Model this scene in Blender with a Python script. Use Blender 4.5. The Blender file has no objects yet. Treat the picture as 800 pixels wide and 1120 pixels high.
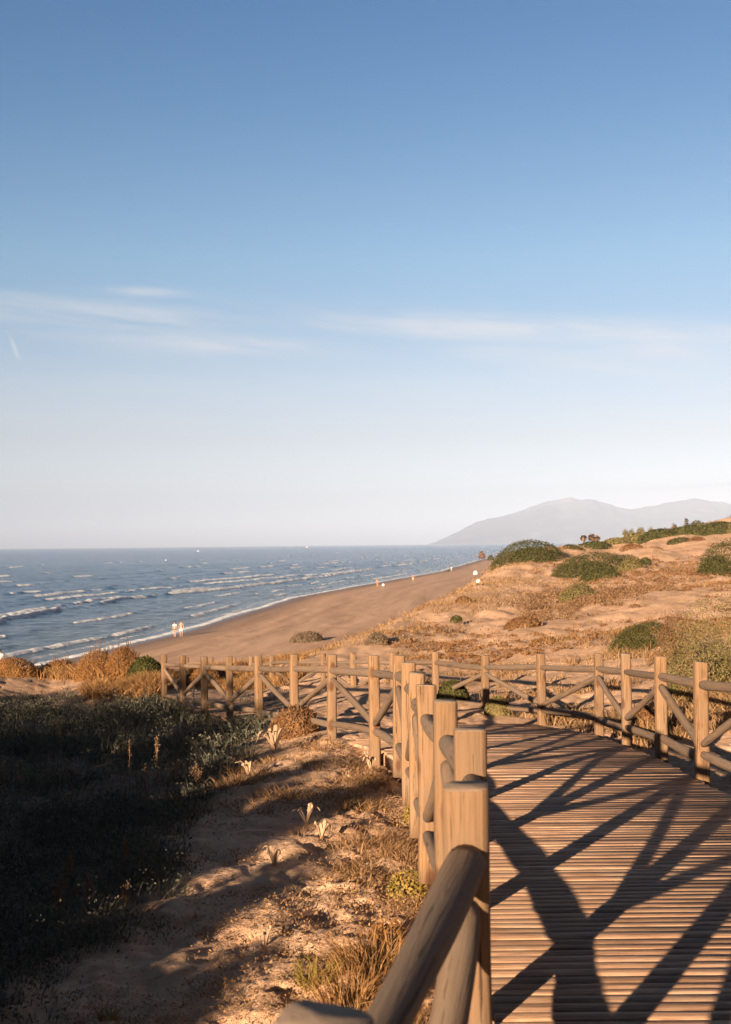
import bpy, math, random
import numpy as np
from mathutils import Vector, Matrix, Quaternion

rng = np.random.default_rng(7)
random.seed(7)
scene = bpy.context.scene
COL = scene.collection
R = math.radians

# ---------------------------------------------------------------- camera model
FPX = 1300.0
EYE = np.array([0.0, 0.0, 1.6])
PITCH = math.atan(35.4 / FPX)
ROLL = R(0.6)
_R0 = np.array([1.0, 0, 0]); _F = np.array([0, math.cos(PITCH), math.sin(PITCH)])
_U0 = np.array([0, -math.sin(PITCH), math.cos(PITCH)])
_R = _R0 * math.cos(ROLL) - _U0 * math.sin(ROLL)
_U = _U0 * math.cos(ROLL) + _R0 * math.sin(ROLL)

def ray(u, v):
    r = _F + (u - 400) / FPX * _R - (v - 560) / FPX * _U
    return r / r[1]

def at(u, v, d):
    return EYE + ray(u, v) * d

# ---------------------------------------------------------------- noise
def _hash(ix, iy, seed):
    h = (ix.astype(np.int64) * 374761393 + iy.astype(np.int64) * 668265263 + seed * 974711) & 0xffffffff
    h = ((h ^ (h >> 13)) * 1274126177) & 0xffffffff
    h = h ^ (h >> 16)
    return h / 4294967295.0

def vn(x, y, seed=0):
    x = np.asarray(x, float); y = np.asarray(y, float)
    ix = np.floor(x); iy = np.floor(y)
    fx = x - ix; fy = y - iy
    fx = fx * fx * fx * (fx * (fx * 6 - 15) + 10); fy = fy * fy * fy * (fy * (fy * 6 - 15) + 10)
    a = _hash(ix, iy, seed); b = _hash(ix + 1, iy, seed); c = _hash(ix, iy + 1, seed); d = _hash(ix + 1, iy + 1, seed)
    return (a + (b - a) * fx) * (1 - fy) + (c + (d - c) * fx) * fy - 0.5

def fbm(x, y, o=4, seed=0, g=0.5):
    s = 0; a = 1.0
    for i in range(o):
        s = s + a * vn(x * 2 ** i + 17.3 * i, y * 2 ** i - 9.1 * i, seed + i); a *= g
    return s

def sst(a, b, x):
    t = np.clip((np.asarray(x, float) - a) / (b - a), 0, 1)
    return t * t * (3 - 2 * t)

# ---------------------------------------------------------------- terrain
SEA = -8.6
def zdeck(y):
    y = np.asarray(y, float)
    return -0.05 * np.minimum(y, 12) - 0.09 * np.clip(y - 12, 0, 40)

_SH = np.array([(-3000, -75), (-400, -66), (-60, -52), (0, -44), (40, -37), (98, -29), (141, -22), (185, -18), (228, -14), (325, 5),
                (433, 27), (765, 76), (1500, 230), (2600, 430), (5000, 900), (9000, 2200), (16000, 5000)], float)
def shore_s(x, y):
    xs = np.interp(y, _SH[:, 0], _SH[:, 1]); dx = (np.interp(y + 15, _SH[:, 0], _SH[:, 1]) - np.interp(y - 15, _SH[:, 0], _SH[:, 1])) / 30
    xs = xs + 0.9 * fbm(y * 0.02, y * 0, 3, 40) * np.clip((y - 40) / 60, 0, 1)
    return (x - xs) / np.sqrt(1 + dx * dx)

def beach_z(s):
    return SEA + np.where(s < 0, 0.05 * s, np.where(s < 26, 0.06 * s, 1.56 + 0.012 * (s - 26)))

_ctl = []
def C(u, v, d): p = at(u, v, d); _ctl.append((p[0], p[1], p[2]))
def W(x, y, z): _ctl.append((x, y, z))
# under and beside the boardwalk
for y in (1.2, 2.2, 3.5, 5, 7, 9, 11.5, 14):
    for th in (-40, -22, -8, 2, 12, 26, 40):
        x = math.tan(R(th)) * y
        W(x, y, float(zdeck(y)) - (0.26 if x < 1.7 else 0.36) - 0.012 * max(0, -x))
for (u, v, d) in [(0, 792, 22), (110, 795, 21), (200, 800, 20), (300, 800, 17.5), (370, 800, 16), (250, 785, 22.5), (0, 766, 27), (90, 766, 27), (175, 768, 26.5), (50, 749, 31),
                  (10, 742, 34), (100, 741, 34), (180, 742, 33), (-150, 745, 34), (-150, 765, 27),
                  (250, 748, 32), (300, 742, 33), (310, 724, 38), (260, 736, 36), (360, 709, 45),
                  (400, 697, 52), (430, 683, 62), (465, 668, 74), (490, 656, 88), (512, 640, 108), (530, 626, 125), (545, 618, 135),
                  (575, 607, 155), (610, 604, 175), (650, 601, 200), (690, 595, 208), (720, 589, 212), (760, 582, 218), (800, 573, 225), (900, 560, 235)]:
    C(u, v, d)
for (u, v, d) in [(430, 745, 26), (430, 722, 33), (480, 755, 25), (480, 700, 41), (530, 755, 24), (530, 725, 31), (600, 745, 24), (600, 705, 33), (560, 690, 40), (600, 668, 55), (560, 655, 66),
                  (600, 645, 78), (560, 630, 100), (600, 622, 112), (640, 640, 80), (650, 605, 150), (700, 745, 21.5),
                  (700, 715, 27), (700, 688, 36), (700, 655, 52), (700, 625, 88), (700, 605, 135), (760, 690, 31), (800, 735, 19.5), (800, 690, 29),
                  (800, 655, 46), (800, 622, 84), (800, 598, 140), (950, 700, 24), (950, 640, 50), (950, 600, 110)]:
    C(u, v, d)
# seaward faces falling to the beach and ground behind the ridge
for (x, y, z) in [(-11, 44, -5.0), (-4, 48, -4.8), (-20, 36, -5.0), (-17, 60, -8.5), (-6, 62, -8.2), (0, 75, -6.8), (-12, 80, -10), (3, 95, -7.5), (8, 125, -7.5), (14, 160, -7.5), (0, 120, -10),
                  (20, 185, -6), (30, 230, -7), (5, 180, -11), (45, 260, -6), (70, 300, -3), (110, 330, -2), (25, 300, -11), (60, 420, -9), (150, 450, -2),
                  (100, 600, -7), (300, 700, -2), (0, 500, -13), (-40, 300, -14), (250, 1200, -6), (600, 1200, 0), (-40, 120, -13), (-28, 42, -7.5), (-24, 24, -5.5), (-32, 30, -8.5)]:
    W(x, y, z)
_ctl = np.array(_ctl)
KA = 3.2
def _zb(r): return np.where(r < 27, zdeck(np.minimum(r, 27)), float(zdeck(27.0)))
def _ab(x, y):
    r = np.maximum(np.hypot(x, y), 1.2); th = np.arctan2(x, np.where(np.abs(y) + np.abs(x) < 1e-9, 1e-9, y))
    return np.clip(th, -R(46), R(46)) * KA, np.log(r), r, th
_a, _b, _r, _t = _ab(_ctl[:, 0], _ctl[:, 1])
_P = np.stack([_a, _b], 1); _n = len(_P)
def _phi(d2): return 0.5 * d2 * np.log(d2 + 1e-12)
_D = ((_P[:, None] - _P[None]) ** 2).sum(-1)
_A = np.zeros((_n + 3, _n + 3)); _A[:_n, :_n] = _phi(_D) + np.eye(_n) * 0.004
_A[:_n, _n] = 1; _A[:_n, _n + 1:] = _P; _A[_n, :_n] = 1; _A[_n + 1:, :_n] = _P.T
_wt = np.linalg.solve(_A, np.concatenate([_ctl[:, 2] - _zb(_r), np.zeros(3)]))

def dune_z(x, y):
    a, b, r, th = _ab(x, y)
    b2 = np.minimum(b, math.log(1300.0))
    out = np.full(a.shape, _wt[_n])
    out = out + _wt[_n + 1] * a + _wt[_n + 2] * b2
    for i in range(_n):
        out = out + _wt[i] * _phi((a - _P[i, 0]) ** 2 + (b2 - _P[i, 1]) ** 2)
    z = out + _zb(r)
    ys = np.where(r < 27, zdeck(np.clip(y, -20, 27)) - zdeck(np.minimum(r, 27)), 0)     # deck slope follows y, not range
    w = sst(R(30), R(46), np.abs(th))
    z = z + ys * w * 0.0
    back = -0.5 + 0.4 * fbm(x * 0.06, y * 0.06, 3, 3) - 0.05 * np.clip(y, -20, 15)
    back = np.where(x < -8, back - np.clip(-8 - x, 0, 60) * 0.22, back)
    wb = sst(R(42), R(72), np.abs(th))
    z = z * (1 - wb) + back * wb
    return z

def ground_z(x, y, detail=True):
    x = np.asarray(x, float); y = np.asarray(y, float)
    shp = x.shape; x = x.ravel(); y = y.ravel()
    r = np.hypot(x, y)
    s = shore_s(x, y)
    dz = dune_z(x, y); bz = beach_z(s)
    k = 0.35
    far = sst(900, 1500, r)
    dz = dz * (1 - far) + (bz + 0.5) * far
    h = np.clip(0.5 + 0.5 * (dz - bz) / k, 0, 1)
    z = bz * (1 - h) + dz * h + k * h * (1 - h)
    dmask = h
    if detail:
        m = sst(18, 40, r)
        z = z + dmask * m * (np.clip(r, 0, 220) * 0.005) * fbm(x * 0.22, y * 0.11, 4, 11)
        z = z + dmask * m * 0.22 * fbm(x * 0.9, y * 0.45, 3, 15)
        near = 1 - sst(25, 45, r)
        z = z + near * dmask * (0.024 * fbm(x * 1.1, y * 1.1, 3, 21) + 0.05 * np.minimum(0.1, fbm(x * 3.6 + y * 0.7, y * 3.0, 3, 25)) * 1.6)
        z = z + (1 - sst(12, 24, r)) * dmask * ((0.012 + 0.026 * sst(-1.0, -0.2, x)) * fbm(x * 8.0, y * 10.0, 3, 27) + 0.03 * np.abs(fbm(x * 5.0, y * 14.0, 3, 28)))
        z = z + (1 - dmask) * sst(3, 9, s) * 0.10 * fbm(x * 0.5, y * 0.25, 4, 31)
    return z.reshape(shp), s.reshape(shp), dmask.reshape(shp)

_GD = np.exp(np.linspace(math.log(2.2), math.log(900), 1500))
def gnd(u, v):
    """first hit of the picture ray with the terrain -> (x, y, z, d)"""
    r = ray(u, v)
    P = EYE[None] + r[None] * _GD[:, None]
    z, _, _ = ground_z(P[:, 0], P[:, 1], False)
    below = P[:, 2] < z
    i = int(np.argmax(below)) if below.any() else len(_GD) - 1
    return P[i, 0], P[i, 1], float(z[i]), float(_GD[i])
def gz(x, y):
    return float(ground_z(np.array([x]), np.array([y]))[0][0])

# ---------------------------------------------------------------- object helpers
def tag(o, label=None, cat=None, group=None, kind=None):
    if label: o['label'] = label
    if cat: o['category'] = cat
    if group: o['group'] = group
    if kind: o['kind'] = kind
    return o

def empty(name, loc, label=None, cat=None, group=None):
    o = bpy.data.objects.new(name, None); COL.objects.link(o)
    o.location = loc; o.empty_display_size = 0.2
    return tag(o, label, cat, group)

def mesh_np(name, verts, faces_list, mat=None, parent=None, smooth=False, loc=None, attrs=None):
    """faces_list: list of int arrays (n,k)"""
    me = bpy.data.meshes.new(name)
    verts = np.asarray(verts, np.float32)
    me.vertices.add(len(verts)); me.vertices.foreach_set('co', verts.ravel())
    faces_list = [np.asarray(f, np.int32) for f in faces_list if len(f)]
    loops = np.concatenate([f.ravel() for f in faces_list])
    tot = np.concatenate([np.full(len(f), f.shape[1], np.int32) for f in faces_list])
    start = np.concatenate([[0], np.cumsum(tot)[:-1]]).astype(np.int32)
    me.loops.add(len(loops)); me.loops.foreach_set('vertex_index', loops)
    me.polygons.add(len(tot)); me.polygons.foreach_set('loop_start', start); me.polygons.foreach_set('loop_total', tot)
    if smooth: me.polygons.foreach_set('use_smooth', np.ones(len(tot), bool))
    for k, a in (attrs or {}).items():
        at_ = me.attributes.new(k, 'FLOAT', 'POINT'); at_.data.foreach_set('value', np.asarray(a, np.float32).ravel())
    me.update(calc_edges=True); me.validate()
    o = bpy.data.objects.new(name, me); COL.objects.link(o)
    if mat: me.materials.append(mat)
    if parent is not None: o.parent = parent
    if loc is not None: o.location = loc
    return o

class MB:
    def __init__(s): s.v = []; s.f = {3: [], 4: []}; s.n = 0
    def add(s, V, F4=(), F3=()):
        V = np.asarray(V, float); s.v.append(V)
        if len(F4): s.f[4].append(np.asarray(F4, int) + s.n)
        if len(F3): s.f[3].append(np.asarray(F3, int) + s.n)
        s.n += len(V)
    def build(s, name, mat, parent=None, smooth=False, loc=None):
        fl = [np.concatenate(s.f[k]) for k in (3, 4) if s.f[k]]
        return mesh_np(name, np.concatenate(s.v), fl, mat, parent, smooth, loc)
    def tube(s, pts, rad, seg=8, cap=True):
        pts = np.asarray(pts, float); n = len(pts); rad = np.broadcast_to(np.asarray(rad, float), (n,))
        tan = np.gradient(pts, axis=0); tan /= np.linalg.norm(tan, axis=1)[:, None] + 1e-12
        up = np.array([0, 0, 1.0]) if abs(tan[0][2]) < 0.9 else np.array([1.0, 0, 0])
        V = []
        for i in range(n):
            a = np.cross(tan[i], up); a /= np.linalg.norm(a) + 1e-12; b = np.cross(a, tan[i])
            t = np.arange(seg) / seg * 2 * math.pi
            V.append(pts[i] + rad[i] * (np.cos(t)[:, None] * a + np.sin(t)[:, None] * b))
        V = np.concatenate(V); F = []
        for i in range(n - 1):
            for j in range(seg):
                k = (j + 1) % seg
                F.append((i * seg + j, i * seg + k, (i + 1) * seg + k, (i + 1) * seg + j))
        F3 = []
        if cap:
            V = np.concatenate([V, pts[:1], pts[-1:]]); c0 = n * seg; c1 = c0 + 1
            for j in range(seg):
                k = (j + 1) % seg
                F3.append((c0, k, j)); F3.append((c1, (n - 1) * seg + j, (n - 1) * seg + k))
        s.add(V, F, F3)
    def box(s, c, h, rz=0):
        V = np.array([(x, y, z) for x in (-1, 1) for y in (-1, 1) for z in (-1, 1)], float) * np.asarray(h, float)
        cs, sn = math.cos(rz), math.sin(rz)
        V = np.stack([V[:, 0] * cs - V[:, 1] * sn, V[:, 0] * sn + V[:, 1] * cs, V[:, 2]], 1) + np.asarray(c, float)
        s.add(V, [(0, 1, 3, 2), (4, 6, 7, 5), (0, 4, 5, 1), (2, 3, 7, 6), (0, 2, 6, 4), (1, 5, 7, 3)])
    def ball(s, c, r, nu=10, nv=6, seed=None, amp=0.0):
        c = np.asarray(c, float); r = np.broadcast_to(np.asarray(r, float), (3,))
        V = []; 
        for i in range(nv + 1):
            ph = math.pi * i / nv
            for j in range(nu):
                t = 2 * math.pi * j / nu
                V.append((math.sin(ph) * math.cos(t), math.sin(ph) * math.sin(t), math.cos(ph)))
        V = np.array(V)
        if amp:
            rr = np.random.default_rng(seed); k = 1 + amp * (rr.random(len(V)) - 0.5)
            k[:nu] = k[0]; k[-nu:] = k[-1]
            V = V * k[:, None]
        F = [(i * nu + j, (i + 1) * nu + j, (i + 1) * nu + (j + 1) % nu, i * nu + (j + 1) % nu) for i in range(nv) for j in range(nu)]
        s.add(V * r + c, F)

# ---------------------------------------------------------------- materials
def new_mat(name):
    m = bpy.data.materials.new(name); m.use_nodes = True
    nt = m.node_tree
    return m, nt, nt.nodes['Principled BSDF']
def nd(nt, typ, **kw):
    n = nt.nodes.new(typ)
    for k, v in kw.items():
        if k.startswith('i_'):
            n.inputs[k[2:].replace('_', ' ')].default_value = v
        else: setattr(n, k, v)
    return n
def ramp(nt, fac, stops):
    n = nt.nodes.new('ShaderNodeValToRGB')
    e = n.color_ramp.elements
    e[0].position, e[0].color = stops[0][0], (*stops[0][1], 1)
    e[1].position, e[1].color = stops[-1][0], (*stops[-1][1], 1)
    for p, c in stops[1:-1]:
        q = e.new(p); q.color = (*c, 1)
    nt.links.new(fac, n.inputs[0]); return n.outputs[0]
def mix(nt, fac, a, b, mode='MIX'):
    n = nt.nodes.new('ShaderNodeMix'); n.data_type = 'RGBA'; n.blend_type = mode
    L = nt.links.new
    for sock, val in ((n.inputs[0], fac), (n.inputs[6], a), (n.inputs[7], b)):
        if isinstance(val, bpy.types.NodeSocket): L(val, sock)
        elif isinstance(val, (int, float)): sock.default_value = val
        else: sock.default_value = (*val, 1)
    return n.outputs[2]
def math_(nt, op, a, b=None, c=None):
    n = nt.nodes.new('ShaderNodeMath'); n.operation = op
    for i, v in enumerate((a, b, c)):
        if v is None: continue
        if isinstance(v, bpy.types.NodeSocket): nt.links.new(v, n.inputs[i])
        else: n.inputs[i].default_value = v
    return n.outputs[0]
def coords(nt, kind='Object', scale=(1, 1, 1)):
    tc = nt.nodes.new('ShaderNodeTexCoord'); mp = nt.nodes.new('ShaderNodeMapping')
    mp.inputs['Scale'].default_value = scale
    nt.links.new(tc.outputs[kind], mp.inputs[0]); return mp.outputs[0]
def noise(nt, vec, scale, detail=4, rough=0.55, dist=0.0):
    n = nd(nt, 'ShaderNodeTexNoise'); n.inputs['Scale'].default_value = scale; n.inputs['Detail'].default_value = detail
    n.inputs['Roughness'].default_value = rough; n.inputs['Distortion'].default_value = dist
    nt.links.new(vec, n.inputs['Vector']); return n.outputs['Fac']
def bump(nt, bsdf, h, strength, dist):
    b = nd(nt, 'ShaderNodeBump'); b.inputs['Strength'].default_value = strength; b.inputs['Distance'].default_value = dist
    nt.links.new(h, b.inputs['Height']); nt.links.new(b.outputs[0], bsdf.inputs['Normal']); return b
def plain(name, col, rough=0.8):
    m, nt, b = new_mat(name); b.inputs['Base Color'].default_value = (*col, 1); b.inputs['Roughness'].default_value = rough
    return m

def wood(name, light, dark, grey, greyness, knots=True, bleach=0.8):
    m, nt, b = new_mat(name)
    oi = nd(nt, 'ShaderNodeObjectInfo')
    tc = nd(nt, 'ShaderNodeTexCoord')
    off = nd(nt, 'ShaderNodeVectorMath', operation='MULTIPLY_ADD')
    comb = nd(nt, 'ShaderNodeCombineXYZ')
    for i in range(3): nt.links.new(oi.outputs['Random'], comb.inputs[i])
    nt.links.new(comb.outputs[0], off.inputs[0]); off.inputs[1].default_value = (37, 53, 71); nt.links.new(tc.outputs['Object'], off.inputs[2])
    mp = nd(nt, 'ShaderNodeMapping'); mp.inputs['Scale'].default_value = (1, 1, 0.045)
    nt.links.new(off.outputs[0], mp.inputs[0])
    g1 = noise(nt, mp.outputs[0], 62, 6, 0.68, 0.5)
    g2 = noise(nt, mp.outputs[0], 230, 3, 0.6)
    big = noise(nt, off.outputs[0], 3.5, 4, 0.6)
    col = ramp(nt, g1, [(0.28, dark), (0.52, light), (0.75, tuple(min(1, c * 1.18) for c in light))])
    gm = math_(nt, 'MULTIPLY_ADD', big, 1.6, greyness - 0.8)
    cl = nd(nt, 'ShaderNodeClamp'); nt.links.new(gm, cl.inputs[0])
    col = mix(nt, cl.outputs[0], col, grey)
    # fine splits along the grain
    mp2 = nd(nt, 'ShaderNodeMapping'); mp2.inputs['Scale'].default_value = (1, 1, 0.02); nt.links.new(off.outputs[0], mp2.inputs[0])
    sp = noise(nt, mp2.outputs[0], 105, 3, 0.55)
    spm = ramp(nt, sp, [(0.335, (1, 1, 1)), (0.36, (0, 0, 0))])
    col = mix(nt, math_(nt, 'MULTIPLY', spm, 0.9), col, tuple(c * 0.35 for c in dark))
    if knots:
        mpk = nd(nt, 'ShaderNodeMapping'); mpk.inputs['Scale'].default_value = (1, 1, 0.5); nt.links.new(off.outputs[0], mpk.inputs[0])
        vo = nd(nt, 'ShaderNodeTexVoronoi'); vo.inputs['Scale'].default_value = 5.5; nt.links.new(mpk.outputs[0], vo.inputs['Vector'])
        k = ramp(nt, vo.outputs['Distance'], [(0.15, (1, 1, 1)), (0.25, (0, 0, 0))])
        col = mix(nt, math_(nt, 'MULTIPLY', k, 0.75), col, (dark[0] * 0.75, dark[1] * 0.5, dark[2] * 0.4))
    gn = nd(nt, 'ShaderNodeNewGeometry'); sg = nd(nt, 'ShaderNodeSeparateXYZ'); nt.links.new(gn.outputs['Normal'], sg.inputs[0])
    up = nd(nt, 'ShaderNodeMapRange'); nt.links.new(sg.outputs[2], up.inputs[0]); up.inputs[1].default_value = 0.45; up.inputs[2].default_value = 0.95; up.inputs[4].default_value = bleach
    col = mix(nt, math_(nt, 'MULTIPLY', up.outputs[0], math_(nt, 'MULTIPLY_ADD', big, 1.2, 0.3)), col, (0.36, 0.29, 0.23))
    v = math_(nt, 'MULTIPLY_ADD', oi.outputs['Random'], 0.3, 0.85)
    hs = nd(nt, 'ShaderNodeHueSaturation'); nt.links.new(col, hs.inputs['Color']); nt.links.new(v, hs.inputs['Value'])
    nt.links.new(hs.outputs[0], b.inputs['Base Color'])
    b.inputs['Roughness'].default_value = 0.82; b.inputs['Specular IOR Level'].default_value = 0.25
    hh = math_(nt, 'ADD', math_(nt, 'MULTIPLY', g1, 0.6), math_(nt, 'MULTIPLY', g2, 0.3))
    hh = math_(nt, 'SUBTRACT', hh, math_(nt, 'MULTIPLY', spm, 0.8))
    bump(nt, b, hh, 0.75, 0.010)
    return m

M = {}
M['post'] = wood('post_wood', (0.208, 0.126, 0.067), (0.10, 0.053, 0.025), (0.165, 0.125, 0.093), 0.28)
M['rail'] = wood('rail_wood', (0.19, 0.122, 0.074), (0.095, 0.058, 0.034), (0.125, 0.105, 0.09), 0.5, False, 0.2)

def deck_mat():
    m, nt, b = new_mat('deck_wood')
    geo = nd(nt, 'ShaderNodeNewGeometry')
    tc = nd(nt, 'ShaderNodeTexCoord')
    comb = nd(nt, 'ShaderNodeCombineXYZ')
    for i in range(3): nt.links.new(geo.outputs['Random Per Island'], comb.inputs[i])
    off = nd(nt, 'ShaderNodeVectorMath', operation='MULTIPLY_ADD'); nt.links.new(comb.outputs[0], off.inputs[0])
    off.inputs[1].default_value = (91, 0.0, 13); nt.links.new(tc.outputs['Object'], off.inputs[2])
    mp = nd(nt, 'ShaderNodeMapping'); mp.inputs['Scale'].default_value = (0.05, 1, 1); nt.links.new(off.outputs[0], mp.inputs[0])
    g = noise(nt, mp.outputs[0], 85, 5, 0.65, 0.3)
    g2 = noise(nt, mp.outputs[0], 30, 3, 0.5)
    blot = noise(nt, off.outputs[0], 2.2, 4, 0.6)
    col = ramp(nt, g, [(0.32, (0.10, 0.055, 0.034)), (0.5, (0.32, 0.195, 0.122)), (0.68, (0.50, 0.335, 0.225))])
    col = mix(nt, ramp(nt, g2, [(0.35, (0.65, 0.65, 0.65)), (0.5, (0, 0, 0))]), col, (0.17, 0.105, 0.07))
    col = mix(nt, ramp(nt, blot, [(0.45, (0, 0, 0)), (0.7, (0.55, 0.55, 0.55))]), col, (0.42, 0.31, 0.23))
    v = math_(nt, 'MULTIPLY_ADD', geo.outputs['Random Per Island'], 0.75, 0.66)
    hs = nd(nt, 'ShaderNodeHueSaturation'); nt.links.new(col, hs.inputs['Color']); nt.links.new(v, hs.inputs['Value'])
    nt.links.new(hs.outputs[0], b.inputs['Base Color']); b.inputs['Roughness'].default_value = 0.78; b.inputs['Specular IOR Level'].default_value = 0.3
    bump(nt, b, math_(nt, 'ADD', g, g2), 0.55, 0.006)
    return m
M['deck'] = deck_mat()

def sand_mat():
    m, nt, b = new_mat('sand')
    tc = nd(nt, 'ShaderNodeTexCoord'); P = tc.outputs['Object']
    at_s = nd(nt, 'ShaderNodeAttribute', attribute_name='shore'); at_d = nd(nt, 'ShaderNodeAttribute', attribute_name='dune')
    at_g = nd(nt, 'ShaderNodeAttribute', attribute_name='shaded_soil')
    n1 = noise(nt, P, 0.35, 6, 0.6); n2 = noise(nt, P, 3.0, 6, 0.65); n3 = noise(nt, P, 28.0, 5, 0.7); n4 = noise(nt, P, 160, 2, 0.6)
    dune = ramp(nt, n2, [(0.3, (0.48, 0.31, 0.20)), (0.5, (0.62, 0.42, 0.285)), (0.72, (0.70, 0.49, 0.345))])
    dune = mix(nt, ramp(nt, n1, [(0.42, (0, 0, 0)), (0.62, (0.6, 0.6, 0.6))]), dune, (0.45, 0.28, 0.165))
    mpb = nd(nt, 'ShaderNodeMapping'); mpb.inputs['Scale'].default_value = (0.12, 0.05, 1); nt.links.new(P, mpb.inputs[0])
    cb = nd(nt, 'ShaderNodeCombineXYZ'); spb = nd(nt, 'ShaderNodeSeparateXYZ'); nt.links.new(P, spb.inputs[0])
    nt.links.new(math_(nt, 'MULTIPLY', at_s.outputs['Fac'], 0.40), cb.inputs[0]); nt.links.new(math_(nt, 'MULTIPLY', spb.outputs[1], 0.022), cb.inputs[1])
    nb = noise(nt, cb.outputs[0], 1.0, 7, 0.65, 0.4)
    beach = ramp(nt, nb, [(0.32, (0.37, 0.24, 0.165)), (0.48, (0.48, 0.32, 0.225)), (0.66, (0.56, 0.38, 0.27))])
    mr = nd(nt, 'ShaderNodeMapRange'); nt.links.new(at_s.outputs['Fac'], mr.inputs[0])
    mr.inputs[1].default_value = 1.0; mr.inputs[2].default_value = 8.0
    wetf = math_(nt, 'SUBTRACT', 1.0, mr.outputs[0])
    beach = mix(nt, math_(nt, 'MULTIPLY', wetf, 0.75), beach, (0.10, 0.075, 0.062))
    col = mix(nt, at_d.outputs['Fac'], beach, dune)
    shaded_soil = ramp(nt, n2, [(0.35, (0.075, 0.055, 0.04)), (0.7, (0.17, 0.125, 0.085))])  # ground under the scrub, its colour lowered to help the shade there
    col = mix(nt, at_g.outputs['Fac'], col, shaded_soil)
    # small dark bits, twigs and shell grit
    bits = ramp(nt, n3, [(0.36, (1, 1, 1)), (0.42, (0, 0, 0))])
    col = mix(nt, math_(nt, 'MULTIPLY', bits, math_(nt, 'MULTIPLY', at_d.outputs['Fac'], 0.55)), col, (0.16, 0.09, 0.05))
    nt.links.new(col, b.inputs['Base Color'])
    ro = nd(nt, 'ShaderNodeMapRange'); nt.links.new(at_s.outputs['Fac'], ro.inputs[0]); ro.inputs[1].default_value = 0.2; ro.inputs[2].default_value = 4.5
    ro.inputs[3].default_value = 0.35; ro.inputs[4].default_value = 0.95
    nt.links.new(ro.outputs[0], b.inputs['Roughness']); b.inputs['Specular IOR Level'].default_value = 0.2
    hgt = math_(nt, 'ADD', math_(nt, 'MULTIPLY', n3, 0.45), math_(nt, 'ADD', math_(nt, 'MULTIPLY', n2, 1.6), math_(nt, 'MULTIPLY', n4, 0.10)))
    bump(nt, b, hgt, 0.55, 0.09)
    return m
M['sand'] = sand_mat()

def leaf_mat(name, stops, rough=0.75, trans=0.15):
    stops = [tuple(q * 0.82 for q in c) for c in stops]
    m, nt, b = new_mat(name)
    geo = nd(nt, 'ShaderNodeNewGeometry')
    tc = nd(nt, 'ShaderNodeTexCoord')
    n = noise(nt, tc.outputs['Object'], 0.9, 3, 0.6)
    f = math_(nt, 'ADD', math_(nt, 'MULTIPLY', geo.outputs['Random Per Island'], 0.62), math_(nt, 'MULTIPLY_ADD', n, 0.9, -0.26))
    k = len(stops)
    col = ramp(nt, f, [(i / (k - 1), c) for i, c in enumerate(stops)])
    nt.links.new(col, b.inputs['Base Color']); b.inputs['Roughness'].default_value = rough; b.inputs['Specular IOR Level'].default_value = 0.2
    if trans:
        tr = nd(nt, 'ShaderNodeBsdfTranslucent'); nt.links.new(col, tr.inputs[0])
        ms = nd(nt, 'ShaderNodeMixShader'); ms.inputs[0].default_value = trans
        out = nt.nodes['Material Output']
        nt.links.new(b.outputs[0], ms.inputs[1]); nt.links.new(tr.outputs[0], ms.inputs[2]); nt.links.new(ms.outputs[0], out.inputs[0])
    return m
M['green'] = leaf_mat('evergreen_leaf', [(0.03, 0.036, 0.010), (0.055, 0.06, 0.016), (0.085, 0.086, 0.024), (0.115, 0.105, 0.034)])
M['olive'] = leaf_mat('olive_leaf', [(0.085, 0.085, 0.03), (0.15, 0.135, 0.05), (0.22, 0.18, 0.075), (0.28, 0.20, 0.09)])
M['brown'] = leaf_mat('rust_leaf', [(0.10, 0.05, 0.022), (0.18, 0.09, 0.04), (0.26, 0.14, 0.06), (0.32, 0.20, 0.09)])
M['heath'] = leaf_mat('heath_leaf', [(0.11, 0.062, 0.034), (0.18, 0.105, 0.056), (0.25, 0.155, 0.085), (0.32, 0.21, 0.12)])
M['grey'] = leaf_mat('grey_leaf', [(0.10, 0.075, 0.05), (0.16, 0.12, 0.08), (0.22, 0.165, 0.11), (0.30, 0.22, 0.14)])
M['drygrass'] = leaf_mat('dry_grass', [(0.17, 0.085, 0.032), (0.30, 0.16, 0.065), (0.42, 0.25, 0.105), (0.5, 0.34, 0.17)], 0.8, 0.25)
M['dunegrass'] = leaf_mat('dune_grass', [(0.15, 0.085, 0.04), (0.25, 0.15, 0.07), (0.34, 0.22, 0.11), (0.42, 0.29, 0.16)], 0.8, 0.2)
M['weed'] = leaf_mat('weed', [(0.05, 0.05, 0.042), (0.09, 0.09, 0.075), (0.14, 0.14, 0.12), (0.24, 0.24, 0.21)], 0.85, 0.1)
M['rust'] = leaf_mat('rust_shrub', [(0.14, 0.062, 0.022), (0.26, 0.125, 0.042), (0.36, 0.19, 0.068), (0.44, 0.27, 0.11)], 0.85, 0.2)
M['litter'] = leaf_mat('litter', [(0.13, 0.072, 0.034), (0.26, 0.15, 0.07), (0.38, 0.235, 0.12), (0.48, 0.33, 0.19)], 0.85, 0.15)
M['scrub'] = leaf_mat('scrub', [(0.05, 0.06, 0.045), (0.095, 0.10, 0.075), (0.16, 0.16, 0.12), (0.26, 0.245, 0.20)], 0.8, 0.1)
M['yellowgreen'] = leaf_mat('tuft_green', [(0.17, 0.14, 0.03), (0.26, 0.20, 0.045), (0.34, 0.24, 0.07), (0.40, 0.25, 0.08)], 0.8, 0.25)
M['pale'] = leaf_mat('pale_stem', [(0.34, 0.22, 0.13), (0.45, 0.31, 0.20), (0.56, 0.42, 0.30), (0.62, 0.5, 0.38)], 0.8, 0.1)
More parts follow.
